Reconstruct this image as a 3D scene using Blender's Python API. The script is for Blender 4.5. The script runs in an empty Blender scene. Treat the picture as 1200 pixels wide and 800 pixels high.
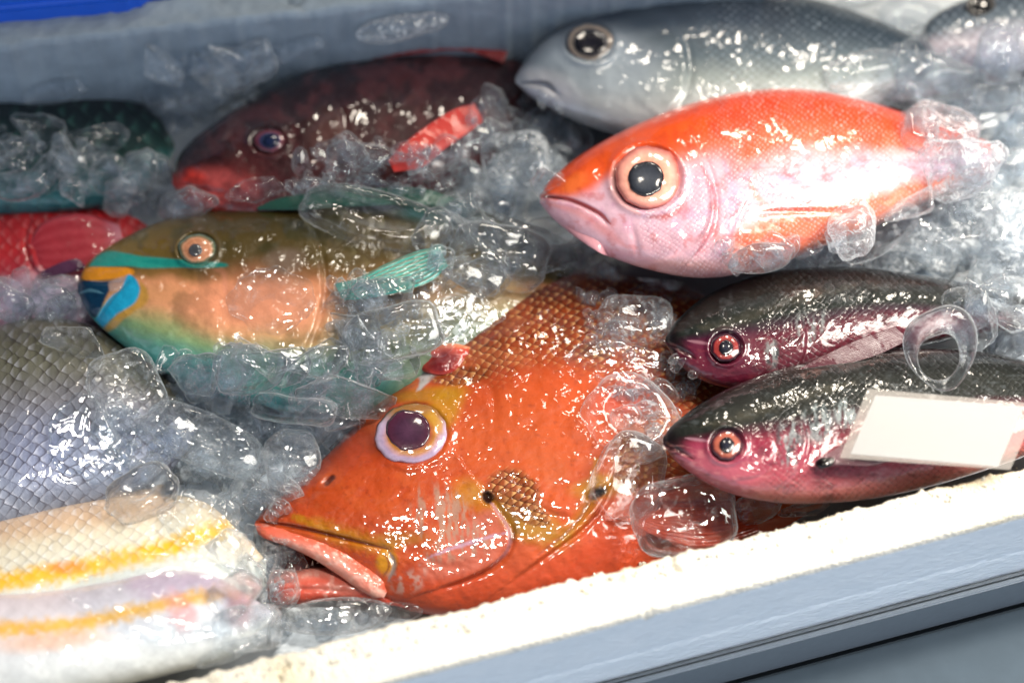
import bpy, bmesh, math, random
import numpy as np
from mathutils import Vector, Matrix, noise as mnoise

# ------------------------------------------------------------------ camera, world, lamps, exposure
S = bpy.context.scene
COL = S.collection
W, H = 1200.0, 800.0
PITCH = math.radians(58); DIST = 1.4; LENS = 84.0
cam = bpy.data.cameras.new('camera'); camo = bpy.data.objects.new('camera', cam); COL.objects.link(camo)
camo.location = (0, -DIST*math.cos(PITCH), DIST*math.sin(PITCH))
camo.rotation_euler = (math.pi/2-PITCH, 0, 0)
cam.lens = LENS; cam.sensor_width = 36; cam.clip_start = 0.05; cam.clip_end = 50
cam.dof.use_dof = True; cam.dof.focus_distance = 1.325; cam.dof.aperture_fstop = 2.7
S.camera = camo
CP = np.array(camo.location); CF = np.array([0, math.cos(PITCH), -math.sin(PITCH)])
CR = np.array([1., 0, 0]); CU = np.cross(CR, CF)
FX = 36/LENS/2
def pos(px, py, z):
    px, py, z = np.broadcast_arrays(np.asarray(px, float), np.asarray(py, float), np.asarray(z, float))
    a = (px-W/2)/(W/2)*FX; b = -(py-H/2)/(W/2)*FX
    d = CF + a[..., None]*CR + b[..., None]*CU
    t = (z-CP[2])/d[..., 2]
    return CP + d*t[..., None]

wd = bpy.data.worlds.new('World'); S.world = wd; wd.use_nodes = True
wn = wd.node_tree; bg = wn.nodes['Background']
tc = wn.nodes.new('ShaderNodeTexCoord'); sp = wn.nodes.new('ShaderNodeSeparateXYZ')
cr = wn.nodes.new('ShaderNodeMix'); cr.data_type = 'RGBA'
wn.links.new(tc.outputs['Generated'], sp.inputs[0])
# under an awning: bright street low in front, dim cloth above, dark stall behind
def wmr(sock, a, b, c_, d):
    m = wn.nodes.new('ShaderNodeMapRange'); m.interpolation_type = 'SMOOTHSTEP'; wn.links.new(sock, m.inputs[0])
    for i, x in zip((1, 2, 3, 4), (a, b, c_, d)): m.inputs[i].default_value = x
    return m.outputs[0]
mu = wn.nodes.new('ShaderNodeMath'); mu.operation = 'MULTIPLY'
wn.links.new(wmr(sp.outputs['Y'], -.6, .2, 1, 0), mu.inputs[0]); wn.links.new(wmr(sp.outputs['Z'], .25, .75, 1, .16), mu.inputs[1])
wn.links.new(mu.outputs[0], cr.inputs['Factor'])
cr.inputs['A'].default_value = (0.022, 0.027, 0.038, 1); cr.inputs['B'].default_value = (0.92, 1.05, 1.24, 1)
wn.links.new(cr.outputs['Result'], bg.inputs['Color']); bg.inputs['Strength'].default_value = 1.0

def lamp(kind, name, loc, target, energy, color, size, cone=60, blend=1.0, sy=None):
    l = bpy.data.lights.new(name, kind); o = bpy.data.objects.new(name, l); COL.objects.link(o)
    o.location = loc; o.rotation_euler = (Vector(target)-Vector(loc)).to_track_quat('-Z', 'Y').to_euler()
    l.energy = energy; l.color = color
    if kind == 'SPOT': l.shadow_soft_size = size; l.spot_size = math.radians(cone); l.spot_blend = blend
    elif kind == 'AREA':
        l.size = size
        if sy: l.shape = 'RECTANGLE'; l.size_y = sy
    else: l.shadow_soft_size = size
    return o
lamp('SPOT', 'stall_and_added_bulb', (0.28, 0.08, 1.15), (0.235, -0.15, 0), 30, (1, .92, .80), .06, 38, .9)
lamp('SPOT', 'stall_and_added_bulb', (-0.18, 0.00, 1.15), (-0.13, -0.21, 0), 28, (1, .93, .82), .06, 31, 1)
for bx, by, bz, be in ((-.08, 1.05, .75, 4), (.25, 1.0, .60, 4.5), (.55, .9, .70, 6), (.05, .70, 1.05, 3), (.42, .62, .98, 4)):
    lamp('POINT', 'stall_and_added_bulb', (bx, by, bz), (0, 0, 0), be, (1, .90, .76), .05)
lamp('SPOT', 'stall_and_added_bulb', (0.46, 0.16, 1.0), (0.285, 0.05, 0), 17, (1, .93, .82), .05, 30, 1)  # extra spot, added to brighten the ice at the right edge
pn = lamp('AREA', 'added_soft_panel', (0.70, 0.10, 0.75), (0.16, -0.21, 0), 2.6, (1, .95, .86), .5, sy=.5); pn.data.spread = math.radians(66)  # unseen soft panel, added so more light passes through the ice
S.view_settings.view_transform = 'Standard'; S.view_settings.look = 'None'
S.view_settings.exposure = 0.38; S.view_settings.gamma = 1
S.render.engine = 'CYCLES'
c = S.cycles
c.use_denoising = True
c.max_bounces = 12; c.transmission_bounces = 12; c.glossy_bounces = 4; c.diffuse_bounces = 3; c.transparent_max_bounces = 16
c.sample_clamp_indirect = 6; c.caustics_refractive = True; c.caustics_reflective = False; c.blur_glossy = 0.5

# ------------------------------------------------------------------ numeric helpers
rng = np.random.RandomState(7); random.seed(7)
_T = rng.rand(256, 256)
def vnoise(x, y, seed=0):
    x = np.asarray(x, float)+seed*17.31; y = np.asarray(y, float)+seed*9.77
    xi = np.floor(x).astype(int); yi = np.floor(y).astype(int); fx = x-xi; fy = y-yi
    fx = fx*fx*(3-2*fx); fy = fy*fy*(3-2*fy)
    g = lambda i, j: _T[i & 255, j & 255]
    return (g(xi, yi)*(1-fx)+g(xi+1, yi)*fx)*(1-fy)+(g(xi, yi+1)*(1-fx)+g(xi+1, yi+1)*fx)*fy
def fbm(x, y, seed=0, oct=4):
    s = 0; a = .5; n = 0
    for k in range(oct):
        s = s+a*vnoise(x*2**k, y*2**k, seed+k*3); n += a; a *= .55
    return s/n
def sm(a, b, x):
    t = np.clip((x-a)/(b-a), 0, 1); return t*t*(3-2*t)
def crom(P, n):
    P = np.asarray(P, float); m = len(P)
    Q = np.vstack([2*P[0]-P[1], P, 2*P[-1]-P[-2]])
    t = np.linspace(0, m-1, n); i = np.minimum(t.astype(int), m-2); f = (t-i)[:, None]
    p0, p1, p2, p3 = Q[i], Q[i+1], Q[i+2], Q[i+3]
    return .5*((2*p1)+(-p0+p2)*f+(2*p0-5*p1+4*p2-p3)*f**2+(-p0+3*p1-3*p2+p3)*f**3)
def hexc(h):
    v = np.array([int(h[i:i+2], 16)/255 for i in (0, 2, 4)])
    return np.where(v <= .04045, v/12.92, ((v+.055)/1.055)**2.4)
def poly_dist(pts, x, y, smooth=6):
    """distance to, signed side of, and position along a polyline"""
    P = crom(pts, (len(pts)-1)*smooth+1) if smooth else np.asarray(pts, float)
    best = np.full(x.shape, 1e9); side = np.ones(x.shape); par = np.zeros(x.shape)
    n = len(P)-1
    for k in range(n):
        a, b = P[k], P[k+1]; d = b-a; L = d@d+1e-9
        t = np.clip(((x-a[0])*d[0]+(y-a[1])*d[1])/L, 0, 1)
        ex = x-a[0]-t*d[0]; ey = y-a[1]-t*d[1]; dd = ex*ex+ey*ey
        m = dd < best
        best = np.where(m, dd, best)
        side = np.where(m, np.sign(d[0]*(y-a[1])-d[1]*(x-a[0])), side)
        par = np.where(m, (k+t)/n, par)
    return np.sqrt(best), side, par
def in_poly(pts, x, y, smooth=5):
    P = np.asarray(pts, float); P = np.vstack([P, P[:1]])
    P = crom(P, (len(P)-1)*smooth+1)
    ins = np.zeros(x.shape, bool); best = np.full(x.shape, 1e9)
    for k in range(len(P)-1):
        a, b = P[k], P[k+1]
        c_ = ((a[1] > y) != (b[1] > y)) & (x < (b[0]-a[0])*(y-a[1])/(b[1]-a[1]+1e-12)+a[0]); ins ^= c_
        d = b-a; L = d@d+1e-9; t = np.clip(((x-a[0])*d[0]+(y-a[1])*d[1])/L, 0, 1)
        best = np.minimum(best, (x-a[0]-t*d[0])**2+(y-a[1]-t*d[1])**2)
    d = np.sqrt(best); return np.where(ins, d, -d)      # positive inside

# ------------------------------------------------------------------ object helpers
def empty(name, loc, label, cat, group=None):
    o = bpy.data.objects.new(name, None); COL.objects.link(o); o.location = loc
    o.empty_display_size = .02
    o['label'] = label; o['category'] = cat
    if group: o['group'] = group
    return o
def tag(o, label=None, cat=None, group=None, kind=None):
    if label: o['label'] = label
    if cat: o['category'] = cat
    if group: o['group'] = group
    if kind: o['kind'] = kind
    return o
def mesh_obj(name, V, F, mat, parent=None, attrs=None, smooth=True):
    V = np.asarray(V, float)
    if parent is not None: V = V-np.array(parent_loc(parent))
    me = bpy.data.meshes.new(name)
    if isinstance(F, np.ndarray) and F.ndim == 2:
        k = F.shape[1]; me.vertices.add(len(V)); me.vertices.foreach_set('co', V.ravel())
        me.loops.add(F.size); me.loops.foreach_set('vertex_index', F.ravel().astype(np.int32))
        me.polygons.add(len(F)); me.polygons.foreach_set('loop_start', np.arange(len(F), dtype=np.int32)*k)
        me.update(calc_edges=True)
    else:
        me.from_pydata([tuple(v) for v in V], [], [tuple(int(i) for i in f) for f in F]); me.update()
    me.validate()
    me.polygons.foreach_set('use_smooth', [smooth]*len(me.polygons))
    for nm, A in (attrs or {}).items():
        A = np.asarray(A, float)
        if nm == 'Col' or nm == 'Msk':
            a = me.attributes.new(nm, 'FLOAT_COLOR', 'POINT')
            full = np.ones((len(V), 4)); full[:, :3] = A; a.data.foreach_set('color', full.ravel())
        else:
            a = me.attributes.new(nm, 'FLOAT_VECTOR', 'POINT'); full = np.zeros((len(V), 3)); full[:, :A.shape[1]] = A
            a.data.foreach_set('vector', full.ravel())
    me.materials.append(mat)
    o = bpy.data.objects.new(name, me); COL.objects.link(o)
    if parent is not None: o.parent = parent
    return o
def parent_loc(p):
    l = np.zeros(3)
    while p is not None: l = l+np.array(p.location); p = p.parent
    return l

# ------------------------------------------------------------------ node helper
class NT:
    def __init__(s, name):
        s.m = bpy.data.materials.new(name); s.m.use_nodes = True; s.t = s.m.node_tree
        s.t.nodes.clear(); s.out = s.t.nodes.new('ShaderNodeOutputMaterial')
    def n(s, typ, **kw):
        nd = s.t.nodes.new('ShaderNode'+typ)
        for k, v in kw.items():
            if k.startswith('_'): setattr(nd, k[1:], v)
            else:
                key = int(k[1:]) if k[0] == 'i' and k[1:].isdigit() else k.replace('__', ' ')
                s.set(nd.inputs[key], v)
        return nd
    def set(s, sock, v):
        if isinstance(v, bpy.types.NodeSocket): s.t.links.new(v, sock)
        elif isinstance(v, bpy.types.Node): s.t.links.new(v.outputs[0], sock)
        else:
            if sock.type == 'RGBA' and len(v) == 3: v = (*v, 1)
            sock.default_value = v
    def math(s, op, a, b=0.0, c_=None, clamp=False):
        nd = s.t.nodes.new('ShaderNodeMath'); nd.operation = op; nd.use_clamp = clamp
        s.set(nd.inputs[0], a); s.set(nd.inputs[1], b)
        if c_ is not None: s.set(nd.inputs[2], c_)
        return nd.outputs[0]
    def mixc(s, f, a, b, blend='MIX'):
        nd = s.t.nodes.new('ShaderNodeMix'); nd.data_type = 'RGBA'; nd.blend_type = blend
        s.set(nd.inputs['Factor'], f); s.set(nd.inputs['A'], a); s.set(nd.inputs['B'], b)
        return nd.outputs['Result']
    def rng(s, v, a, b, c_=0.0, d=1.0):
        nd = s.t.nodes.new('ShaderNodeMapRange'); nd.interpolation_type = 'SMOOTHSTEP'
        s.set(nd.inputs[0], v)
        for i, x in zip((1, 2, 3, 4), (a, b, c_, d)): s.set(nd.inputs[i], x)
        return nd.outputs[0]
    def surf(s, sh): s.t.links.new(sh if isinstance(sh, bpy.types.NodeSocket) else sh.outputs[0], s.out.inputs['Surface']); return s.m

def fish_mat(name, size=9, aspect=1.0, rim=(1, .8, .5), rimamt=.4, dark=.5, sbump=.5, jitter=.2, rough=.33, wet=.35, coat=1.0, grain=.25, ang=45, bumpd=.0006, ctex=.05):
    t = NT(name)
    col = t.n('Attribute', _attribute_name='Col').outputs['Color']
    msk = t.n('SeparateColor', Color=t.n('Attribute', _attribute_name='Msk').outputs['Color'])
    uv = t.n('Attribute', _attribute_name='suv').outputs['Vector']
    wn1 = t.n('TexNoise', Vector=uv, Scale=.03, Detail=3)
    pm = t.rng(t.n('TexNoise', Vector=uv, Scale=.045, Detail=3).outputs['Fac'], .36, .56, .35, 1.0)
    wa = t.n('VectorMath', _operation='MULTIPLY_ADD', i0=wn1.outputs['Color'], i1=(11, 11, 0), i2=uv)
    mp = t.n('Mapping', Vector=wa.outputs[0], Rotation=(0, 0, math.radians(ang)), Scale=(1, 1, 1))
    pre = t.n('Mapping', Vector=wa.outputs[0], Scale=(1/(size*aspect), 1/size, 1))
    t.t.links.new(pre.outputs[0], mp.inputs['Vector'])
    vo = t.n('TexVoronoi', _voronoi_dimensions='2D', _feature='F1', Vector=mp.outputs[0], Scale=1.0, Randomness=jitter)
    ve = t.n('TexVoronoi', _voronoi_dimensions='2D', _feature='DISTANCE_TO_EDGE', Vector=mp.outputs[0], Scale=1.0, Randomness=jitter)
    loc = t.n('VectorMath', _operation='SUBTRACT', i0=mp.outputs[0], i1=vo.outputs['Position'])
    un = t.n('VectorRotate', _rotation_type='Z_AXIS', Vector=loc.outputs[0], Angle=-math.radians(ang))
    lx = t.n('SeparateXYZ', Vector=un.outputs[0]).outputs['X']          # -0.7 .. 0.7 along the fish
    edge = t.rng(ve.outputs['Distance'], .0, .13, 1, 0)
    M = t.math('MULTIPLY', msk.outputs['Red'], pm)
    cellrnd = t.n('SeparateColor', Color=vo.outputs['Color']).outputs['Red']
    # pale free edge of each scale, dark pocket before it
    fr = t.math('MULTIPLY', t.rng(lx, .05, .5), M)
    pk = t.math('MULTIPLY', t.math('MAXIMUM', t.rng(lx, -.1, -.6), edge), M)
    c1 = t.mixc(t.math('MULTIPLY', pk, dark), col, t.mixc(1.0, col, (.32, .26, .26), 'MULTIPLY'))
    c2 = t.mixc(t.math('MULTIPLY', t.math('MULTIPLY', fr, rimamt), t.math('ADD', cellrnd, .4)), c1, rim)
    fine = t.n('TexNoise', Vector=uv, Scale=.35, Detail=5, Roughness=.7)
    big = t.n('TexNoise', Vector=uv, Scale=.05, Detail=3)
    g = t.math('ADD', t.math('MULTIPLY', fine.outputs['Fac'], grain), t.math('MULTIPLY', big.outputs['Fac'], grain*1.2))
    c3 = t.mixc(1.0, c2, t.n('CombineColor', Red=t.math('ADD', g, 1-grain*1.1), Green=t.math('ADD', g, 1-grain*1.1), Blue=t.math('ADD', g, 1-grain*1.1)).outputs[0], 'MULTIPLY')
    # relief: tilted scales + skin grain; a separate coarser film of water on top
    hs = t.math('MULTIPLY', t.math('ADD', t.math('MULTIPLY', lx, .9), t.math('MULTIPLY', edge, -.5)), t.math('MULTIPLY', M, sbump))
    hh = t.math('ADD', hs, t.math('MULTIPLY', fine.outputs['Fac'], .45*grain+.1))
    b1 = t.n('Bump', Strength=1.0, Distance=bumpd, Height=hh)
    wat = t.n('TexNoise', Vector=uv, Scale=.036, Detail=2.0, Roughness=.42, Distortion=.5)
    pat = t.rng(t.n('TexNoise', Vector=uv, Scale=.022, Detail=2).outputs['Fac'], .38, .6, .35, 1.0)
    b2 = t.n('Bump', Strength=1.0, Distance=.0052*wet, Height=t.math('ADD', t.math('MULTIPLY', wat.outputs['Fac'], pat), t.math('MULTIPLY', hh, ctex)))
    p = t.n('BsdfPrincipled', Base__Color=c3, Roughness=t.math('ADD', rough, t.math('MULTIPLY', msk.outputs['Blue'], .4)), Metallic=t.math('MULTIPLY', msk.outputs['Green'], .75),
            Normal=b1.outputs[0], Coat__Weight=coat, Coat__Roughness=.06, Specular__IOR__Level=.22, Coat__Normal=b2.outputs[0], IOR=1.4)
    return t.surf(p)

def plain_mat(name, color, rough=.5, bump=0, scale=100, metallic=0, coat=0, var=.1, spec=.5):
    t = NT(name); g = t.n('TexCoord')
    nz = t.n('TexNoise', Vector=g.outputs['Object'], Scale=scale, Detail=5, Roughness=.6)
    cc = t.mixc(nz.outputs['Fac'], tuple(np.array(color)*(1-var)), tuple(np.minimum(np.array(color)*(1+var), 1)))
    kw = {}
    if bump: kw['Normal'] = t.n('Bump', Strength=1, Distance=bump, Height=nz.outputs['Fac']).outputs[0]
    return t.surf(t.n('BsdfPrincipled', Base__Color=cc, Roughness=rough, Metallic=metallic, Coat__Weight=coat, Specular__IOR__Level=spec, **kw))

# ------------------------------------------------------------------ lofted body
class Loft:
    """closed solid between an upper and a lower edge; stations: (upper x,y, lower x,y, half thickness mm, mid height mm)"""
    def __init__(s, st, ns=240, nt=120, nb=20, p=2.3, q=.5, peak=.5):
        P = crom(np.array(st, float), ns); s.st = P
        D, Vv, T, Z = P[:, :2], P[:, 2:4], np.maximum(P[:, 4], .05)/1000, P[:, 5]/1000
        t = .5-.5*np.cos(np.linspace(0, np.pi, nt)); t = .55*t+.45*np.linspace(0, 1, nt)
        s.ns, s.nt = ns, nt
        s.px = D[:, None, 0]*(1-t)+Vv[:, None, 0]*t; s.py = D[:, None, 1]*(1-t)+Vv[:, None, 1]*t
        s.tau = np.broadcast_to(t, s.px.shape).copy(); s.sig = np.broadcast_to(np.linspace(0, 1, ns)[:, None], s.px.shape).copy()
        tt = t**(math.log(.5)/math.log(peak))
        s.prof = np.maximum(1-np.abs(2*tt-1)**p, 0)**q
        s.h = T[:, None]*s.prof; s.z0 = np.broadcast_to(Z[:, None], s.h.shape).copy(); s.T = T; s.D = D; s.V = Vv; s.Z = Z
        s.edge = np.minimum(s.prof*1.6, 1)*np.minimum(s.sig*25, 1)
        mid = (D+Vv)/2; L = np.r_[0, np.cumsum(np.hypot(*np.diff(mid, axis=0).T))]
        wdt = np.hypot(*(Vv-D).T)
        s.u = np.broadcast_to(L[:, None], s.px.shape).copy(); s.v = (s.tau-.5)*wdt[:, None]
        s.w = wdt
        s.rel = np.zeros_like(s.h)
        s.x = s.px+7*(fbm(s.px/28, s.py/28, 1)-.5); s.y = s.py+7*(fbm(s.px/28, s.py/28, 5)-.5)
        s.col = np.zeros(s.h.shape+(3,)); s.msk = np.zeros(s.h.shape+(3,)); s.nb = nb
    # relief (mm)
    def crease(s, pts, w, d, x0=0, taper=True):
        dd, sd, par = poly_dist(pts, s.px, s.py); k = np.sin(np.pi*np.clip(par, .02, .98))**.4 if taper else 1
        s.rel -= d/1000*np.exp(-(dd/w)**2)*k; return s
    def step(s, pts, amp, fall=40, w=3, side=1):
        """raised plate ending at a line: full height on one side at the line, fading away from it"""
        dd, sd, par = poly_dist(pts, s.px, s.py); sg = dd*sd*side
        k = np.sin(np.pi*np.clip(par, .02, .98))**.5
        s.rel += amp/1000*k*sm(-w, w, sg)*np.exp(-np.maximum(sg, 0)/fall)
        s.rel -= amp/2000*k*np.exp(-((sg+w)/(w*1.3))**2); return s
    def bump(s, cx, cy, rx, ry, amp, ang=0):
        a = math.radians(ang); dx = s.px-cx; dy = s.py-cy
        X = dx*math.cos(a)-dy*math.sin(a); Y = dx*math.sin(a)+dy*math.cos(a)
        s.rel += amp/1000*np.exp(-((X/rx)**2+(Y/ry)**2)); return s
    def socket(s, cx, cy, rx, ry, rimh=1.2, depth=2.0, ang=0, rw=.16):
        a = math.radians(ang); dx = s.px-cx; dy = s.py-cy
        X = (dx*math.cos(a)-dy*math.sin(a))/rx; Y = (dx*math.sin(a)+dy*math.cos(a))/ry
        r = np.hypot(X, Y)
        s.rel += rimh/1000*np.exp(-((r-1.05)/rw)**2)-depth/1000*sm(1.06, .82, r); return s
    def rough(s, amp, sc, seed=3):
        s.rel += amp/1000*(fbm(s.px/sc, s.py/sc, seed)-.5)*2; return s
    # colour
    def base(s, h): s.col[:] = hexc(h); return s
    def ramp(s, stops, warp=.05, axis='tau'):
        v = (s.tau if axis == 'tau' else s.sig)+warp*(fbm(s.px/30, s.py/30, 8)-.5)*2
        ks = [k for k, _ in stops]; C = np.array([hexc(h) for _, h in stops])
        for i in range(3): s.col[..., i] = np.interp(v, ks, C[:, i])
        return s
    def _mix(s, m, h, a=1):
        m = np.clip(m*a, 0, 1)[..., None]; s.col = s.col*(1-m)+hexc(h)*m
    def blob(s, cx, cy, rx, ry, h, a=1, ang=0, soft=.5, brk=0):
        r_ = math.radians(ang); dx = s.x-cx; dy = s.y-cy
        X = (dx*math.cos(r_)-dy*math.sin(r_))/rx; Y = (dx*math.sin(r_)+dy*math.cos(r_))/ry
        r = np.hypot(X, Y)+brk*(fbm(s.px/9, s.py/9, 12)-.5)
        s._mix(sm(1+soft/2, 1-soft/2, r), h, a); return s
    def poly(s, pts, h, a=1, soft=3, brk=0, warp=True):
        d = in_poly(pts, s.x if warp else s.px, s.y if warp else s.py)+brk*(fbm(s.px/8, s.py/8, 15)-.5)*2
        s._mix(sm(-soft, soft, d), h, a); return s
    def line(s, pts, w, h, a=1, soft=.5, brk=0, taper=True, warp=False):
        d, sd, par = poly_dist(pts, s.x if warp else s.px, s.y if warp else s.py)
        ww = w*(np.sin(np.pi*np.clip(par, .03, .97))**.5 if taper else 1)
        d = d+brk*(fbm(s.px/5, s.py/5, 19)-.5)*2
        s._mix(sm(ww*(1+soft), ww*(1-soft), d), h, a); return s
    def mottle(s, h, sc=12, lo=.5, hi=.7, a=1, seed=21, stretch=(1, 1), mask=None):
        f = sm(lo, hi, fbm(s.px/sc/stretch[0], s.py/sc/stretch[1], seed))
        if mask is not None: f = f*mask
        s._mix(f, h, a); return s
    def mask(s, ch, m): s.msk[..., ch] = np.clip(m, 0, 1); return s
    def z_at(s, x, y):
        i = np.argmin((s.px-x)**2+(s.py-y)**2); return (s.z0+s.h+s.rel*s.edge).flat[i]
    def build(s, name, mat, parent=None, label=None):
        zf = s.z0+s.h+s.rel*s.edge
        Vf = pos(s.px, s.py, zf).reshape(-1, 3)
        ns, nt, nb = s.ns, s.nt, s.nb
        tb = np.linspace(1, 0, nb+2)[1:-1]; pb = np.maximum(1-np.abs(2*tb-1)**2.3, 0)**.5
        bx = s.D[:, None, 0]*(1-tb)+s.V[:, None, 0]*tb; by = s.D[:, None, 1]*(1-tb)+s.V[:, None, 1]*tb
        Vb = pos(bx, by, s.Z[:, None]-s.T[:, None]*pb*.75).reshape(-1, 3)
        n0 = ns*nt
        a, b = np.meshgrid(np.arange(ns-1), np.arange(nt-1), indexing='ij')
        f1 = np.stack([a*nt+b, a*nt+b+1, (a+1)*nt+b+1, (a+1)*nt+b], -1).reshape(-1, 4)
        ring = np.concatenate([np.arange(ns)[:, None]*nt+nt-1, n0+np.arange(ns)[:, None]*nb+np.arange(nb), np.arange(ns)[:, None]*nt], 1)
        R = ring.shape[1]
        f2 = np.stack([ring[:-1, :-1], ring[:-1, 1:], ring[1:, 1:], ring[1:, :-1]], -1).reshape(-1, 4)
        F = np.vstack([f1, f2]); V_ = np.vstack([Vf, Vb])
        F = [tuple(f) for f in F]
        for e, rev in ((0, False), (ns-1, True)):
            r_ = list(range(e*nt, e*nt+nt))+[n0+e*nb+k for k in range(nb)]
            F.append(tuple(r_ if rev else r_[::-1]))
        cb = np.repeat(s.col.mean(axis=1)[:, None], nb, 1).reshape(-1, 3)
        mb = np.zeros((ns*nb, 3)); ub = np.stack([np.repeat(s.u[:, :1], nb, 1), (tb-.5)[None]*s.w[:, None]], -1).reshape(-1, 2)
        o = mesh_obj(name, V_, F, mat, parent, dict(Col=np.vstack([s.col.reshape(-1, 3), cb]), Msk=np.vstack([s.msk.reshape(-1, 3), mb]),
                     suv=np.vstack([np.stack([s.u, s.v], -1).reshape(-1, 2), ub])))
        if label: o['label'] = label
        return o

def eye(root, f, cx, cy, rx, ry, ang, rings, pupil, dome=3.5, lift=0.0, mat=None, pmat=None, arcs=None):
    """domed disc with coloured rings and a pupil of its own"""
    z0 = f.z_at(cx, cy) if not isinstance(f, float) else f
    nr, na = 26, 72
    r = np.linspace(0, 1, nr); th = np.linspace(0, 2*np.pi, na, endpoint=False); a = math.radians(ang)
    def disc(cx, cy, rx, ry, dome, z, rings, name, mat, parent, wob=.05):
        R, TH = np.meshgrid(r, th, indexing='ij')
        wv = 1+wob*(fbm(np.cos(TH)*2+cx, np.sin(TH)*2+cy, 2)-.5)*4*R
        X = R*np.cos(TH)*rx*wv; Y = R*np.sin(TH)*ry*wv
        px = cx+X*math.cos(a)+Y*math.sin(a); py = cy-X*math.sin(a)+Y*math.cos(a)
        zz = z+dome/1000*np.sqrt(np.maximum(1-R**2, 0))-.001*sm(.9, 1, R)
        C = np.zeros(R.shape+(3,)); ks = [k for k, _ in rings]; H_ = np.array([hexc(h) for _, h in rings])
        v = R+.05*(fbm(px/4, py/4, 31)-.5)
        for i in range(3): C[..., i] = np.interp(v, ks, H_[:, i])
        C *= (1+.5*(fbm(np.cos(TH)*6+R*2, np.sin(TH)*6, 4)-.5)+.3*(fbm(px/2.5, py/2.5, 14)-.5))[..., None]
        if name == 'eye' and arcs:
            for (a0, aw, r0, r1, hc, am) in arcs:
                dA = np.abs((np.degrees(TH)-a0+180) % 360-180)
                mm = (sm(aw*1.3, aw*.6, dA)*sm(r0-.05, r0+.05, R)*sm(r1+.05, r1-.05, R)*am)[..., None]; C = C*(1-mm)+hexc(hc)*mm
        V_ = pos(px, py, zz).reshape(-1, 3)
        F = [(i*na+j, i*na+(j+1) % na, (i+1)*na+(j+1) % na, (i+1)*na+j) for i in range(nr-1) for j in range(na)]
        bk = pos(cx, cy, z-.004); V_ = np.vstack([V_, bk[None]]); n = nr*na
        F += [((nr-1)*na+j, (nr-1)*na+(j+1) % na, n) for j in range(na)]
        k = len(V_)
        return mesh_obj(name, V_, F, mat, parent, dict(Col=np.vstack([C.reshape(-1, 3), C[-1, -1][None]]), Msk=np.zeros((k, 3)), suv=np.vstack([np.stack([px, py], -1).reshape(-1, 2), [[cx, cy]]])))
    e = disc(cx, cy, rx, ry, dome, z0+lift/1000, rings, 'eye', mat, root)
    px_, py_, prx, pry, pr = pupil
    z = z0+lift/1000+dome/1000*math.sqrt(max(0, 1-((px_-cx)/rx)**2-((py_-cy)/ry)**2))*1.0
    edgez = dome/1000*(math.sqrt(max(0.02, 1-(max(prx/rx, pry/ry))**2)))
    disc(px_, py_, prx, pry, dome*.28, z0+lift/1000+edgez+.0004, pr, 'pupil', pmat or mat, e)
    return e
EYE_M = fish_mat('wet_eye', rimamt=0, dark=0, sbump=0, grain=.3, rough=.25, wet=.07, ctex=0)
PUP_M = fish_mat('dark_lens', rimamt=0, dark=0, sbump=0, grain=.05, rough=.2, wet=.04, ctex=0)
FIN_M = fish_mat('fin_skin', rimamt=0, dark=0, sbump=0, grain=.3, rough=.3, wet=.3)
LIP_M = fish_mat('lip_skin', rimamt=0, dark=0, sbump=0, grain=.3, rough=.32, wet=.35)

def fin(root, name, st, colA, colB, rays=14, amp=.5, ns=90, nt=70, curl=0, edgecol=None):
    f = Loft(st, ns, nt, 6, p=6)
    f.col[:] = hexc(colA)
    k = np.abs(np.sin(f.tau*np.pi*rays*1.7+1.6*(fbm(f.px/18, f.py/18, 3)-.5))); amp *= .55
    f._mix(k**2, colB, .8); f.rel += amp/1000*(k-.5)+.0006*(fbm(f.px/14, f.py/14, 7)-.5)
    if edgecol: f._mix(sm(.8, 1, f.sig), edgecol)
    return f.build(name, FIN_M, root)

# ------------------------------------------------------------------ setting: counter, foam box, backdrop
foam = None
def foam_mat():
    t = NT('white_foam'); g = t.n('TexCoord').outputs['Object']
    bd = t.n('TexVoronoi', Vector=g, Scale=330, Randomness=.9, _feature='DISTANCE_TO_EDGE')
    nz = t.n('TexNoise', Vector=g, Scale=35, Detail=6, Roughness=.65)
    st = t.n('TexNoise', Vector=g, Scale=14, Detail=3)
    c_ = t.mixc(t.rng(st.outputs['Fac'], .48, .72), (.70, .66, .57), (.60, .52, .36))
    h = t.math('ADD', t.math('MULTIPLY', t.rng(bd.outputs[0], 0, .25), .35), nz.outputs['Fac'])
    b = t.n('Bump', Strength=.8, Distance=.0016, Height=h)
    return t.surf(t.n('BsdfPrincipled', Base__Color=c_, Roughness=.65, Normal=b.outputs[0], Subsurface__Weight=0.0))
def foam_side_mat():
    t = NT('pressed_foam'); g = t.n('TexCoord').outputs['Object']
    mp = t.n('Mapping', Vector=g, Rotation=(0, 0, math.radians(-15)), Scale=(1, 1, 3.2))
    v = t.n('TexVoronoi', Vector=mp.outputs[0], Scale=190, Randomness=1)
    nz = t.n('TexNoise', Vector=g, Scale=60, Detail=5)
    b = t.n('Bump', Strength=.7, Distance=.0012, Height=t.math('ADD', t.math('MULTIPLY', v.outputs['Distance'], .8), t.math('MULTIPLY', nz.outputs['Fac'], .5)))
    c_ = t.mixc(nz.outputs['Fac'], (.78, .84, .88), (.90, .93, .95))
    return t.surf(t.n('BsdfPrincipled', Base__Color=c_, Roughness=.4, Normal=b.outputs[0]))
FOAM, FOAMS = foam_mat(), foam_side_mat()
DULL = plain_mat('shade_toned_foam', (.24, .29, .34), .7, .0012, 60, var=.3, spec=.2)  # back wall's shade put into a darker grey-blue foam colour
box = empty('foam_box', tuple(pos(600, 700, 0)), 'open white polystyrene fish box filled with ice and fish', 'box')
RZ = .072
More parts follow.
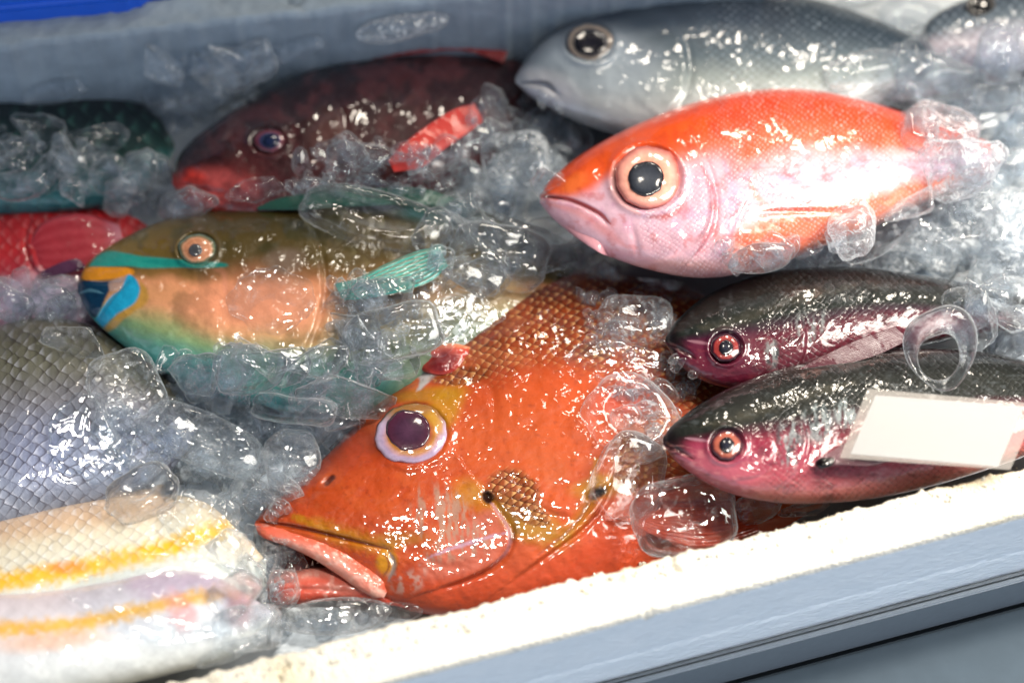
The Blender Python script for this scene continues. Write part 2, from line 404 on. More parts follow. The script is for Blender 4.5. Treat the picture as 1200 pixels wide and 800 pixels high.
def wall(name, A, B, nl, nw, na, axis_n, zt, zb, noise_amp, ragged, groove=None, pts_side='front'):
    """A/B: (inner, outer) end points on the top plane (world xy) -> a prism with a broken top"""
    (Ai, Ao), (Bi, Bo) = A, B
    u = np.linspace(0, 1, nl)[:, None]; w = np.linspace(0, 1, nw)[None]
    inn = np.array(Ai)[None]*(1-u)+np.array(Bi)[None]*u; out = np.array(Ao)[None]*(1-u)+np.array(Bo)[None]*u
    L = np.linalg.norm(np.array(Bi)-np.array(Ai)); s_ = (u[:, 0]*L)
    rg = ragged*((fbm(s_*45, s_*0, 3)-.5)*1.6+1.2*np.maximum(fbm(s_*170, s_*0+4, 9)-.55, 0)*2+.9*(vnoise(s_*420, s_*0, 2)-.5)*.5)
    d = (out-inn)/np.linalg.norm(out-inn, axis=1)[:, None]
    inn = inn-d*rg[:, None]
    P = inn[:, None]*(1-w[..., None])+out[:, None]*w[..., None]
    X, Y = P[..., 0], P[..., 1]
    Zt = zt+noise_amp*(fbm(X*60, Y*60, 4)-.5)*2+noise_amp*.7*(fbm(X*260, Y*260, 6)-.5)
    pit = sm(.72, .84, fbm(X*90, Y*90, 14)); Zt = Zt-pit*.0035*(noise_amp > .0008)
    wv = np.broadcast_to(w, Zt.shape)
    Zt = Zt-.0035*sm(.12, 0, wv)**2-.004*sm(.93, 1, wv)**2
    top = np.stack([X, Y, Zt], -1)
    def face(e, edge, flip):
        k = 40; zz = np.linspace(0, 1, k)[None, 1:]
        Z_ = edge[:, None, 2]*(1-zz)+zb*zz
        XY = np.broadcast_to(edge[:, None, :2], Z_.shape+(2,)).copy()
        dep = .0006*(fbm(s_[:, None]*80+zz*0, Z_*260, 5)-.5)
        if groove is not None and flip: dep = dep-.0007*np.exp(-((Z_-groove)/.0011)**2)+.0005*sm(groove-.002, groove-.004, Z_)
        nrm = d if flip else -d
        XY += nrm[:, None]*dep[..., None]
        return np.concatenate([XY, Z_[..., None]], -1)
    fo = face(1, top[:, -1], True); fi = face(0, top[:, 0], False)
    full = np.concatenate([fi[:, ::-1], top, fo], 1); m = full.shape[1]
    a, b = np.meshgrid(np.arange(nl-1), np.arange(m-1), indexing='ij')
    F = np.stack([a*m+b, (a+1)*m+b, (a+1)*m+b+1, a*m+b+1], -1).reshape(-1, 4)
    ntop = fi.shape[1]+nw
    F = [tuple(f) for f in F]+[tuple(range(m-1, -1, -1)), tuple(range((nl-1)*m, nl*m))]+[(b_*1, 0, 0) for b_ in ()]
    V_ = full.reshape(-1, 3)
    o = mesh_obj(name, V_, F, FOAM, box)
    o.data.materials.append(FOAMS)
    mi = np.zeros(len(o.data.polygons), np.int32)
    bb = np.tile(np.arange(m-1), nl-1); mi[:len(bb)][bb >= ntop-1] = 1
    o.data.polygons.foreach_set('material_index', mi)
    return o
inner = lambda x: 545+(1200-x)*.2515
outer = lambda x: 603+(1200-x)*.262
e2 = lambda x, y, z=RZ: tuple(pos(x, y, z)[:2])
wall('front_wall', (e2(-160, inner(-160)), e2(-160, outer(-160))), (e2(1420, inner(1420)), e2(1420, outer(1420))), 900, 34, 0, None, RZ, .001, .0011, .0032, groove=RZ-.045)
# back wall, seen at the top left
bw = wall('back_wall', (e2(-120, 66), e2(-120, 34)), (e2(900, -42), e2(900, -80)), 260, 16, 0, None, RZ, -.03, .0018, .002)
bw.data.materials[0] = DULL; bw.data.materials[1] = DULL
# box floor
q = [pos(-200, 1000, -.03), pos(1500, 560, -.03), pos(1400, -150, -.03), pos(-250, -40, -.03)]
mesh_obj('box_floor', [tuple(v) for v in q]+[tuple(v-np.array([0, 0, .012])) for v in q], [(0, 1, 2, 3), (7, 6, 5, 4), (0, 4, 5, 1), (1, 5, 6, 2), (2, 6, 7, 3), (3, 7, 4, 0)], FOAM, box, smooth=False)

# counter below the box: metal edge strip and dark glossy front
dv = np.array(pos(1200, outer(1200), RZ)-pos(200, outer(200), RZ)); dv[2] = 0; dv /= np.linalg.norm(dv); nv = np.array([dv[1], -dv[0], 0])
c0 = pos(700, outer(700), RZ); c0 = np.array([c0[0], c0[1], 0])
def slab(name, n0, n1, z0, z1, mat, parent, bev=.0015, L=1.0, tilt=0):
    bm = bmesh.new()
    P = []
    for s_ in (-L, L):
        for (n_, z_) in ((n0, z0), (n1, z0-tilt), (n1, z1-tilt), (n0, z1)): P.append(bm.verts.new(c0+dv*s_+nv*n_+np.array([0, 0, z_])))
    for f in ((0, 1, 2, 3), (7, 6, 5, 4), (0, 4, 5, 1), (1, 5, 6, 2), (2, 6, 7, 3), (3, 7, 4, 0)): bm.faces.new([P[i] for i in f])
    bmesh.ops.recalc_face_normals(bm, faces=bm.faces)
    bmesh.ops.bevel(bm, geom=bm.edges[:], offset=bev, segments=3, affect='EDGES')
    me = bpy.data.meshes.new(name); bm.to_mesh(me); bm.free(); me.materials.append(mat)
    o = bpy.data.objects.new(name, me); COL.objects.link(o)
    if parent: o.parent = parent; me.transform(Matrix.Translation(-Vector(parent_loc(parent))))
    return o
strip_m = plain_mat('brushed_zinc', (.30, .33, .36), .35, .0002, 200, metallic=.6)
panel_m = plain_mat('dark_blue_glass', (.06, .085, .11), .6, .0001, 60, var=.2, spec=.15)
counter = empty('display_counter', tuple(c0), 'grey metal edged display counter under the foam box', 'counter')
slab('counter_top', -.5, .004, -.05, 0.0005, strip_m, counter)
slab('edge_strip', .0045, .0075, -.028, .0035, strip_m, counter, .0008)
slab('front_panel', .008, .12, -.05, -.03, panel_m, counter, .002, tilt=.01)
slab('trim_rail', .112, .125, -.052, -.046, plain_mat('dark_trim', (.03, .035, .04), .3), counter, .001)
g = pos(0, 0, -.8)
fl = mesh_obj('floor', [(-4, -4, -.8), (4, -4, -.8), (4, 4, -.8), (-4, 4, -.8)], [(0, 1, 2, 3)], plain_mat('dark_concrete', (.05, .055, .06), .7, .002, 8)); fl['kind'] = 'structure'
# things behind the back wall: blue crate rim and a yellow tub, dark cloth
def prism_px(name, pts, z0, z1, mat, label, cat, bev=.003):
    bm = bmesh.new(); lo = []; hi = []
    for (x, y) in pts:
        p_ = pos(x, y, z1); hi.append(bm.verts.new(p_)); lo.append(bm.verts.new((p_[0], p_[1], z0)))
    n = len(pts); bm.faces.new(hi); bm.faces.new(lo[::-1])
    for i in range(n): bm.faces.new((hi[i], lo[i], lo[(i+1) % n], hi[(i+1) % n]))
    bmesh.ops.recalc_face_normals(bm, faces=bm.faces)
    bmesh.ops.bevel(bm, geom=bm.edges[:], offset=bev, segments=3, affect='EDGES')
    me = bpy.data.meshes.new(name); bm.to_mesh(me); bm.free(); me.materials.append(mat)
    o = bpy.data.objects.new(name, me); COL.objects.link(o); tag(o, label, cat); return o
prism_px('blue_crate', [(-150, 24), (155, -4), (300, -90), (-150, -90)], -.03, .085, plain_mat('blue_plastic', (.01, .09, .55), .35), 'bright blue plastic crate edge behind the back foam wall', 'crate', .004)
prism_px('yellow_tub', [(44, 24), (84, 20), (86, -8), (40, -6)], -.03, .07, plain_mat('yellow_plastic', (.30, .30, .02), .5), 'small yellow tub in the dark gap between blue crate and foam wall', 'tub', .002)

# ------------------------------------------------------------------ FISH
def root_at(name, px, py, label, cat='fish'):
    return empty(name, tuple(pos(px, py, -.01)), label, cat)

# ---- big orange hogfish-like fish, open mouth
def orange_fish():
    r = root_at('orange_fish', 600, 560, 'large bright orange fish with open mouth and violet eye, lying along the foam rim')
    f = Loft([(299, 611, 299, 616, .5, 14), (314, 592, 318, 630, 9, 12), (345, 568, 352, 648, 16, 10), (385, 530, 402, 672, 22, 8), (430, 478, 442, 702, 28, 5), (478, 420, 500, 720, 33, 3),
              (535, 364, 565, 722, 36, 0), (605, 329, 640, 712, 38, 0), (680, 317, 715, 695, 38, 0), (755, 325, 790, 672, 34, -4), (830, 345, 862, 650, 29, -8), (905, 380, 930, 625, 22, -10), (975, 420, 990, 600, 16, -12)],
             420, 300, 24, p=2.6, peak=.47)
    # relief
    f.socket(483, 508, 43, 37, 1.3, 1.6, 8)
    f.step([(566, 575), (582, 598), (597, 622), (594, 645), (574, 664), (545, 678), (510, 690)], 3.4, 60, 2.4, 1)     # cheek plate
    f.crease([(480, 640), (520, 664), (560, 662)], 5, .5)
    f.step([(735, 500), (724, 545), (706, 590), (680, 620), (640, 650), (600, 680)], 2.6, 60, 2.5, 1)       # gill cover
    f.crease([(700, 545), (692, 585), (668, 620), (630, 650)], 5, 1.3)
    f.bump(571, 583, 6, 6, -4); f.bump(700, 578, 12, 5, -3, 20)
    f.crease([(440, 455), (470, 452), (520, 440), (545, 438)], 3, 1.2); f.crease([(545, 440), (575, 455), (580, 500)], 5, .8)
    f.crease([(330, 605), (370, 575), (400, 550)], 5, .5); f.bump(383, 563, 7, 3, -2.2, 35)
    f.crease([(305, 612), (345, 618), (400, 630), (455, 644)], 3, 2.0)
    f.crease([(455, 645), (462, 662), (452, 682)], 3, 1.4)
    f.step([(318, 660), (380, 668), (440, 700), (500, 716)], .8, 20, 3, -1)
    f.bump(520, 470, 55, 40, 1.2); f.bump(430, 600, 60, 30, 1.5, 10); f.bump(640, 470, 60, 50, 1.5)
    f.crease([(500, 425), (540, 395), (600, 360)], 8, .9)
    f.crease([(600, 560), (640, 600), (680, 610)], 6, 1.0)
    f.rough(.8, 24); f.rough(.35, 8, 9)
    # colour
    f.base('d8501e')
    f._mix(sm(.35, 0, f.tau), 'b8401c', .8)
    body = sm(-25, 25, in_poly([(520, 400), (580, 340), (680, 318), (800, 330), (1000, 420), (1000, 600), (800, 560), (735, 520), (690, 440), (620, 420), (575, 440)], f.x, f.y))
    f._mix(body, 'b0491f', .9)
    f.mottle('8c2c14', 26, .45, .75, .45, 33, mask=body)
    f.mottle('e8622c', 30, .45, .7, .6, 3); f.mottle('c8401a', 16, .5, .75, .45, 4); f.mottle('f08a5a', 40, .58, .75, .3, 6)
    f.blob(690, 470, 95, 50, 'ee5a22', .85, 20, 1.2, .5); f.blob(610, 520, 75, 60, 'e2602c', .7, 0, 1.2); f.blob(735, 462, 40, 22, 'f2481e', .7, 20, .9, .4)
    f.blob(760, 620, 120, 50, 'ec5226', .8, 10, 1); f.blob(560, 690, 180, 26, 'e6502a', .8, 10, 1.2)
    f.blob(620, 640, 70, 30, 'e8683c', .5, 20, 1.3)
    # golden cheek line, yellows
    f.line([(345, 604), (385, 622), (430, 636), (470, 640)], 9, 'd68a12', .85, 1.2, 5)
    f.blob(452, 658, 12, 15, 'f0a018', .9, 0, .6); f.blob(470, 630, 30, 9, 'b87a14', .6, 0, 1.2)
    f.blob(520, 480, 18, 34, 'cf8a10', .85, -30, .9); f.blob(500, 462, 40, 9, 'c88a12', .7, 5, 1)
    f.line([(700, 540), (694, 580), (676, 612), (650, 640)], 7, 'cf8a14', .8, 1.3, 4)
    f.blob(612, 608, 55, 20, 'b98a1a', .75, -25, 1, .5); f.blob(548, 578, 18, 16, 'c88a1c', .6, 0, 1.2); f.blob(705, 570, 32, 12, 'd09018', .7, 10, 1)
    # pale pink cheek patch with grey streaks
    f.poly([(500, 650), (530, 628), (565, 600), (585, 605), (597, 625), (590, 648), (565, 666), (520, 680), (490, 676)], 'e2705a', .85, 6, 5)
    streak = fbm(f.px/3.2, f.py/22, 44)
    reg = sm(-6, 10, in_poly([(478, 590), (500, 565), (540, 580), (560, 610), (575, 640), (540, 655), (500, 660), (488, 630)], f.x, f.y))
    f._mix(reg*sm(.45, .62, streak), 'c09684', .75)
    f._mix(sm(-4, 6, in_poly([(452, 672), (480, 668), (500, 660), (492, 690), (465, 698)], f.x, f.y))*sm(.45, .6, fbm(f.px/6, f.py/9, 41)), 'd8a8a0', .8)
    f.line([(498, 655), (530, 642), (570, 630), (594, 624)], 2.2, 'd8a8c8', .8, .6, 2)
    f.line([(566, 575), (582, 598), (597, 622), (594, 645), (574, 664)], 2.0, 'c890a0', .8, .6)
    # dark marks
    f.blob(571, 583, 7, 8, '2a0a04', 1, 0, .5); f.blob(700, 578, 13, 5, '180a06', 1, 20, .5, .4)
    f.line([(570, 580), (590, 590), (605, 612), (598, 640)], 5, '5a3410', .6, 1.2, 3)
    f.line([(383, 566), (390, 559)], 3, '501208', .9, .6, 0, False)
    f.line([(305, 611), (345, 616), (400, 630), (455, 643)], 2.2, '7a2008', .9, .8)
    f.line([(456, 646), (462, 662), (455, 680)], 2.6, 'b09a98', .9, .5); f.line([(451, 648), (456, 662), (449, 676)], 1.3, '8a3410', .8, .6)
    f.line([(700, 545), (692, 585), (668, 620), (630, 650)], 2.4, '9a4a38', .6, .8)
    f.line([(300, 606), (330, 590), (380, 545), (430, 485)], 5, 'a83a1c', .5, 1)
    f.line([(440, 470), (436, 440), (450, 425)], 2, 'e0a080', .5, 1)
    # pale torn skin by the nape
    f.poly([(484, 425), (494, 430), (512, 436), (500, 448), (488, 456), (492, 444), (484, 436)], 'd8ccd0', .95, 2, 2)
    # inner wound scales (bare scale patches on the gill cover)
    sc = body*.95
    for (cx, cy, rx, ry, an) in ((604, 575, 32, 24, -30), (622, 600, 26, 12, -30), (700, 410, 20, 12, 0), (745, 540, 30, 40, 0), (540, 440, 36, 10, 5)):
        a = math.radians(an); X = ((f.x-cx)*math.cos(a)-(f.y-cy)*math.sin(a))/rx; Y = ((f.x-cx)*math.sin(a)+(f.y-cy)*math.cos(a))/ry
        m = sm(1.15, .8, np.hypot(X, Y)); sc = np.maximum(sc, m); f._mix(m, '96481e', .75)
    sc *= 1-.85*sm(1.2, .7, np.hypot((f.x-690)/95, (f.y-475)/50)); sc *= sm(640, 600, f.y+.2*(f.x-700))*.9+.1
    f.mask(0, sc)
    f.mask(2, sm(.5, .8, fbm(f.px/20, f.py/20, 50))*.25)
    m = fish_mat('orange_fish_skin', 6.5, 1.7, (.72, .40, .16), .5, .75, .7, .3, .4, .17, grain=.28, bumpd=.0008)
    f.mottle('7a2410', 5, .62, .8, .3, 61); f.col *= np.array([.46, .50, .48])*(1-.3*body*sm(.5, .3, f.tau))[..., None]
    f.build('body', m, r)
    # lips and lower jaw
    up = Loft([(298, 613, 303, 626, 2, 16), (312, 613, 312, 632, 5, 17), (340, 618, 336, 640, 7, 18), (375, 627, 362, 652, 8, 19), (405, 640, 388, 668, 8.5, 19), (430, 654, 414, 686, 8, 19), (450, 672, 436, 699, 6, 19), (456, 688, 450, 700, 1, 19)], 130, 60, 10)
    up.base('e8705a'); up._mix(sm(.5, .0, up.tau), 'e05a30', .8); up._mix(sm(.35, .75, up.tau)*sm(.1, .5, up.sig), 'eaa898', .8); up._mix(sm(.55, .95, up.sig), 'd86048', .6)
    up.blob(395, 632, 26, 5, 'e8902a', .6, -25, 1); up.rough(.5, 9); up.rough(.25, 4, 8); up.mottle('f2c8bc', 9, .55, .75, .6, 5)
    up.col *= .72; up.build('upper_lip', LIP_M, r)
    lo = Loft([(308, 686, 309, 700, 2, 4), (318, 677, 322, 707, 6, 5), (342, 669, 352, 707, 9, 6), (372, 664, 386, 704, 10, 7), (402, 668, 415, 704, 10, 8), (432, 680, 448, 708, 8, 9), (462, 696, 475, 712, 3, 10)], 130, 70, 10)
    lo.base('d8503a'); lo._mix(sm(.55, .1, lo.tau), 'e89484', .85); lo.line([(330, 690), (365, 688), (405, 690)], 3, 'a83424', .5, 1); lo.blob(400, 690, 40, 8, 'd07868', .7, 0, 1)
    lo.blob(420, 678, 30, 6, 'e8b0a4', .8, -20, 1); lo.crease([(330, 692), (370, 690), (430, 695)], 3, .8); lo.rough(.6, 9); lo.mottle('eeb4a6', 8, .55, .75, .6, 5)
    lo.col *= .72; lo.build('lower_jaw', LIP_M, r)
    mo = Loft([(325, 636, 330, 672, 1, 3), (350, 640, 352, 682, 2, 3), (385, 650, 385, 690, 3, 4), (425, 670, 430, 700, 3, 5)], 40, 20, 6)
    mo.base('4a1410'); mo.mottle('7a2c20', 10, .4, .7, .8); mo.build('mouth_lining', LIP_M, r)
    for k, (tx, ty) in enumerate(((352, 663), (359, 660), (366, 657), (372, 655), (345, 664))):
        tv = [pos(tx-1.4, ty+5, .011), pos(tx+1.4, ty+4.4, .011), pos(tx+.5, ty+5, .008), pos(tx+.3+k % 2, ty+1-k % 3, .013)]
        mesh_obj('tooth', tv, [(0, 1, 3), (1, 2, 3), (2, 0, 3), (0, 2, 1)], TOOTH, r, smooth=False)
    eye(r, f, 483, 508, 44, 37, 8, [(0, '6a3048'), (.5, '7a3a20'), (.62, '96601c'), (.72, 'a07c84'), (.8, '94809a'), (.93, 'a898b0'), (1, '6c3c34')],
        (479, 504, 27, 25, [(0, '44283c'), (.5, '341c2e'), (.85, '3c1a2a'), (1, '2a1420')]), 5.5, .9, EYE_M, PUP_M, [(285, 65, .6, 1.15, '7a5010', .95), (340, 30, .62, .85, 'a0741c', .8), (90, 40, .62, .72, '96601c', .6)])
    # torn flap of skin on the nape
    fl_ = Loft([(486, 420, 490, 430, .5, 27), (495, 408, 498, 436, 3, 29), (512, 402, 515, 440, 4, 30), (532, 402, 532, 436, 3.5, 30), (550, 406, 548, 424, 1, 29)], 60, 40, 8)
    fl_.base('9a2a18'); fl_.blob(520, 425, 20, 10, '5a1018', .9, 15, 1, .4); fl_._mix(sm(.25, 0, fl_.tau), 'd07a50', .8); fl_.crease([(495, 425), (515, 418), (540, 420)], 5, 2); fl_.rough(.9, 7)
    fl_.build('skin_flap', LIP_M, r)
    # pectoral fin under the slab of ice, and the fin tip past the belly
    fin(r, 'pectoral_fin', [(722, 586, 724, 598, .5, 27), (760, 566, 768, 628, .6, 30), (812, 556, 830, 640, .5, 28), (870, 566, 890, 622, .3, 24)], 'a83c20', '842412', 10, .5)
    return f
TOOTH = plain_mat('ivory_tooth', (.55, .42, .36), .3)
G = orange_fish()

# ---- parrotfish with blue beak
def parrot():
    r = root_at('parrotfish', 300, 350, 'green and pink parrotfish with turquoise bands and dark blue beak')
    f = Loft([(91, 332, 91, 342, .5, 26), (104, 306, 107, 372, 10, 24), (145, 278, 148, 408, 20, 22), (200, 255, 200, 440, 27, 20), (265, 242, 262, 466, 32, 18), (340, 236, 335, 482, 34, 16),
              (420, 232, 410, 482, 33, 14), (495, 228, 485, 464, 30, 10), (560, 240, 552, 435, 26, 6), (625, 285, 615, 400, 20, 2), (690, 325, 680, 375, 10, 0)], 340, 220, 20, p=2.4, peak=.47)
    f.socket(231, 292, 24, 20, 1.6, 1.5, 0)
    f.step([(355, 250), (372, 290), (378, 340), (362, 400), (330, 440), (290, 460)], 2.5, 60, 3, 1)
    f.crease([(262, 330), (268, 370), (262, 410)], 6, .5); f.crease([(98, 330), (128, 332), (150, 330)], 2.5, 1.2); f.crease([(150, 330), (128, 352), (112, 378)], 2.2, 1.6)
    f.crease([(118, 318), (150, 314), (155, 330)], 2, .5); f.crease([(300, 250), (360, 252), (420, 270)], 5, .9); f.rough(.9, 30); f.rough(.3, 9, 8)
    f.ramp([(0, '3c3a1c'), (.16, '625628'), (.30, '66582c'), (.36, '8a6a38'), (.42, 'd29468'), (.55, 'd89a70'), (.66, 'b89a68'), (.76, '6c9a70'), (.88, '4a9c84'), (1, '3a9c94')], .05)
    front = sm(300, 120, f.px)
    f._mix(front*sm(.30, .12, f.tau), '8a7228', .7); f._mix(front*sm(.75, .5, f.tau)*sm(.3, .5, f.tau), 'b89a4c', .35)
    f._mix(sm(330, 430, f.px)*sm(.3, .6, f.tau), '6a7048', .75); f.mottle('3a4424', 26, .5, .72, .5, 6)
    f.blob(300, 350, 75, 36, 'e29a70', .7, 5, 1.1); f.blob(200, 400, 60, 24, '88a468', .6, -25, 1.2); f.blob(220, 432, 80, 24, '4aa89a', .75, -20, 1)
    f.blob(410, 455, 60, 30, '3fa090', .6, 0, 1.2); f.blob(510, 250, 45, 16, '12665c', .9, -8, .9); f.blob(560, 310, 60, 30, '7a6c38', .8, -20, 1)
    f.blob(335, 305, 24, 14, '8a7a64', .8, 5, .8, .3)
    # turquoise bands
    f.poly([(104, 312), (112, 300), (128, 294), (150, 297), (166, 300), (190, 302), (220, 305), (262, 308), (262, 313), (220, 313), (190, 314), (168, 314), (150, 312), (122, 313)], '2aa08c', 1, 2, 0, False)
    f.line([(168, 306), (215, 309), (262, 311)], 4.0, '1c9484', 1, .4)
    f.poly([(95, 325), (102, 314), (125, 313), (155, 315), (152, 325), (125, 327), (104, 330)], 'e39a26', 1, 1.6, 0, False)
    f.poly([(88, 340), (95, 329), (118, 330), (132, 331), (124, 348), (112, 372), (100, 362), (90, 350)], '0c3a54', 1, 1.5, 0, False)
    f.line([(92, 344), (105, 340), (122, 344)], 1.6, '6aa8b4', .6, 1, 1)
    f.poly([(128, 331), (150, 322), (152, 328), (140, 340), (130, 342)], 'b09a88', .9, 2)
    f.poly([(112, 374), (128, 350), (142, 338), (150, 322), (160, 328), (164, 342), (158, 356), (142, 366), (128, 376), (122, 384)], '1fa6c8', 1, 1.6, 0, False)
    f.poly([(164, 330), (172, 340), (172, 356), (150, 372), (128, 388), (122, 384), (142, 366), (158, 356), (164, 342)], 'b8923c', .9, 2.5)
    f.line([(264, 346), (262, 320), (250, 316)], 3, 'e8a080', .3, 1)
    f.mask(0, sm(330, 420, f.px)*.7); f.mask(2, front*.1)
    f.col *= (1-.4*sm(.42, .34, f.tau)*sm(150, 240, f.px))[..., None]*np.array([.92, .82, .9])
    m = fish_mat('parrotfish_skin', 20, 1.1, (.5, .45, .25), .15, .3, .25, .4, .3, .6, grain=.3)
    f.build('body', m, r)
    eye(r, f, 231, 292, 23, 19, 0, [(0, 'b07860'), (.45, 'c08464'), (.6, 'b87a58'), (.72, 'c89070'), (.8, '7a6a4c'), (.95, '5a7466'), (1, '3c4834')],
        (229, 293, 8.5, 7.5, [(0, '3a3c40'), (1, '4c4c50')]), 4.5, .8, EYE_M, PUP_M)
    o = fin(r, 'pectoral_fin', [(392, 332, 402, 352, 1, 52), (420, 325, 432, 350, 1, 54), (455, 308, 470, 342, .8, 53), (490, 294, 505, 330, .6, 50), (515, 290, 525, 312, .4, 47)], '2c9a90', '6a5a40', 5, .6)
    g_ = fin(r, 'dorsal_fin', [(300, 238, 302, 246, .5, 34), (350, 228, 352, 246, .6, 38), (420, 222, 422, 242, .6, 38), (490, 220, 492, 240, .6, 34), (545, 236, 540, 250, .4, 26)], '2c3420', '14665c', 20, .4)
    return f
parrot()

# ---- big-eyed orange red fish
def bigeye():
    r = root_at('red_bigeye', 860, 230, 'orange red fish with silvery pink flank and very large round eye')
    f = Loft([(633, 231, 633, 238, .5, 58), (645, 210, 650, 258, 9, 57), (685, 178, 692, 290, 19, 55), (745, 146, 752, 314, 27, 53), (815, 119, 822, 326, 31, 51), (885, 105, 890, 316, 32, 49), (950, 105, 958, 292, 30, 47),
              (1015, 118, 1020, 268, 26, 45), (1065, 134, 1070, 245, 21, 42), (1110, 150, 1115, 222, 15, 40), (1160, 166, 1162, 200, 8, 38)], 320, 200, 20, p=2.3, peak=.48)
    f.socket(759, 208, 42, 40, 1.6, 1.5, 0, .12)
    f.step([(812, 165), (828, 195), (838, 235), (832, 275), (808, 305)], 2.6, 45, 2.5, 1)
    f.step([(775, 305), (800, 295), (826, 270), (834, 235), (825, 195)], 0.8, 30, 3, 1)
    f.step([(880, 225), (862, 262), (850, 300)], 1.2, 30, 2.5, 1)
    f.crease([(636, 230), (670, 236), (700, 250), (712, 262)], 2.6, 2.2); f.crease([(740, 262), (745, 285), (748, 305)], 4, .8); f.crease([(885, 250), (930, 248), (1010, 250)], 3.5, .8)
    f.bump(680, 200, 22, 14, 1.0, 40); f.rough(.6, 26)
    f.ramp([(0, 'e04a1c'), (.18, 'e8542a'), (.32, 'ea6a48'), (.42, 'dcb0b4'), (.55, 'd8bccc'), (.68, 'dcb8c0'), (.78, 'e8805c'), (.9, 'ee9070'), (1, 'e8a090')], .06)
    head = sm(860, 800, f.px)
    f._mix(sm(880, 830, f.px)*sm(.24, .4, f.tau), 'dcb6c6', .85); f.mottle('c890b4', 14, .5, .7, .4, 8, mask=sm(.35, .5, f.tau)*sm(.8, .7, f.tau))
    f.poly([(633, 232), (650, 205), (690, 178), (745, 152), (800, 140), (835, 135), (825, 160), (790, 172), (750, 166), (722, 180), (710, 205), (690, 225), (660, 230)], 'e8581e', .95, 9)
    f.blob(672, 215, 18, 10, 'f07838', .7, 30, 1); f.line([(640, 238), (680, 250), (715, 275), (735, 290)], 5, 'e09090', .7, 1.2)
    f.line([(820, 190), (836, 225), (836, 262), (815, 300)], 3.2, 'c8606c', .7, 1.2); f.line([(848, 190), (860, 225), (858, 265), (842, 300)], 6, 'c890b8', .4, 1.3)
    f.line([(878, 212), (890, 235), (905, 248)], 4, 'e0805c', .7, 1.2); f.poly([(890, 252), (930, 244), (1020, 240), (1040, 262), (960, 292), (880, 312), (872, 290)], 'ea7450', .8, 7)
    f.line([(885, 248), (930, 244), (1010, 243)], 2.5, 'e8583c', .9, .8); f.line([(634, 231), (665, 233), (700, 248), (715, 262)], 2.4, 'b83018', .9, .8)
    f.line([(636, 230), (660, 233)], 1.5, '3a0c08', .9, .8)
    f.blob(790, 318, 60, 14, 'd8a090', .6, 0, 1)
    f.line([(720, 190), (722, 230), (750, 252)], 5, 'e8b0a8', .7, 1.2); f.line([(758, 255), (790, 250), (803, 225)], 3, 'c0605c', .7, 1)
    f.mask(0, sm(770, 850, f.px+.3*(f.py-230))*.9); 
    cheek = sm(6, -10, np.hypot(f.px-795, f.py-265)-48)*.8; f.msk[..., 0] = np.maximum(f.msk[..., 0], cheek)
    f.mask(1, sm(.3, .5, f.tau)*sm(.9, .75, f.tau)*.08)
    f.mottle('f0d4e4', 7, .5, .7, .5, 71, (3, .8), mask=sm(.38, .5, f.tau)*sm(.75, .68, f.tau)*sm(840, 880, f.px)); f.mottle('c85a5c', 6, .5, .7, .4, 73, (2.5, .7), mask=sm(.35, .5, f.tau)*sm(840, 880, f.px)); f.mottle('b83418', 12, .5, .75, .4, 75); f.col *= np.array([.80, .76, .76])
    m = fish_mat('red_bigeye_skin', 4.4, 1.2, (.9, .78, .82), .3, .3, .25, .4, .34, .3, grain=.25)
    f.build('body', m, r)
    eye(r, f, 759, 208, 39, 38, 0, [(0, 'c07868'), (.5, 'd08a74'), (.68, 'dc9c88'), (.8, 'cf8e80'), (.92, 'c07468'), (1, 'b04a40')],
        (757, 209, 22, 21, [(0, '3c4048'), (.6, '30343c'), (.9, '1c1e24'), (1, '2c2426')]), 5.5, 1.6, EYE_M, PUP_M)
    lj = Loft([(636, 238, 636, 242, .6, 58), (652, 243, 652, 258, 2, 59.5), (680, 253, 678, 280, 2.4, 63.5), (706, 268, 702, 296, 1.8, 65), (722, 284, 718, 302, .3, 56)], 70, 40, 8)
    lj.base('c08890'); lj._mix(sm(.35, 0, lj.tau), 'e05438', .9); lj.rough(.4, 12); lj.build('lower_jaw', LIP_M, r)
    return f
bigeye()

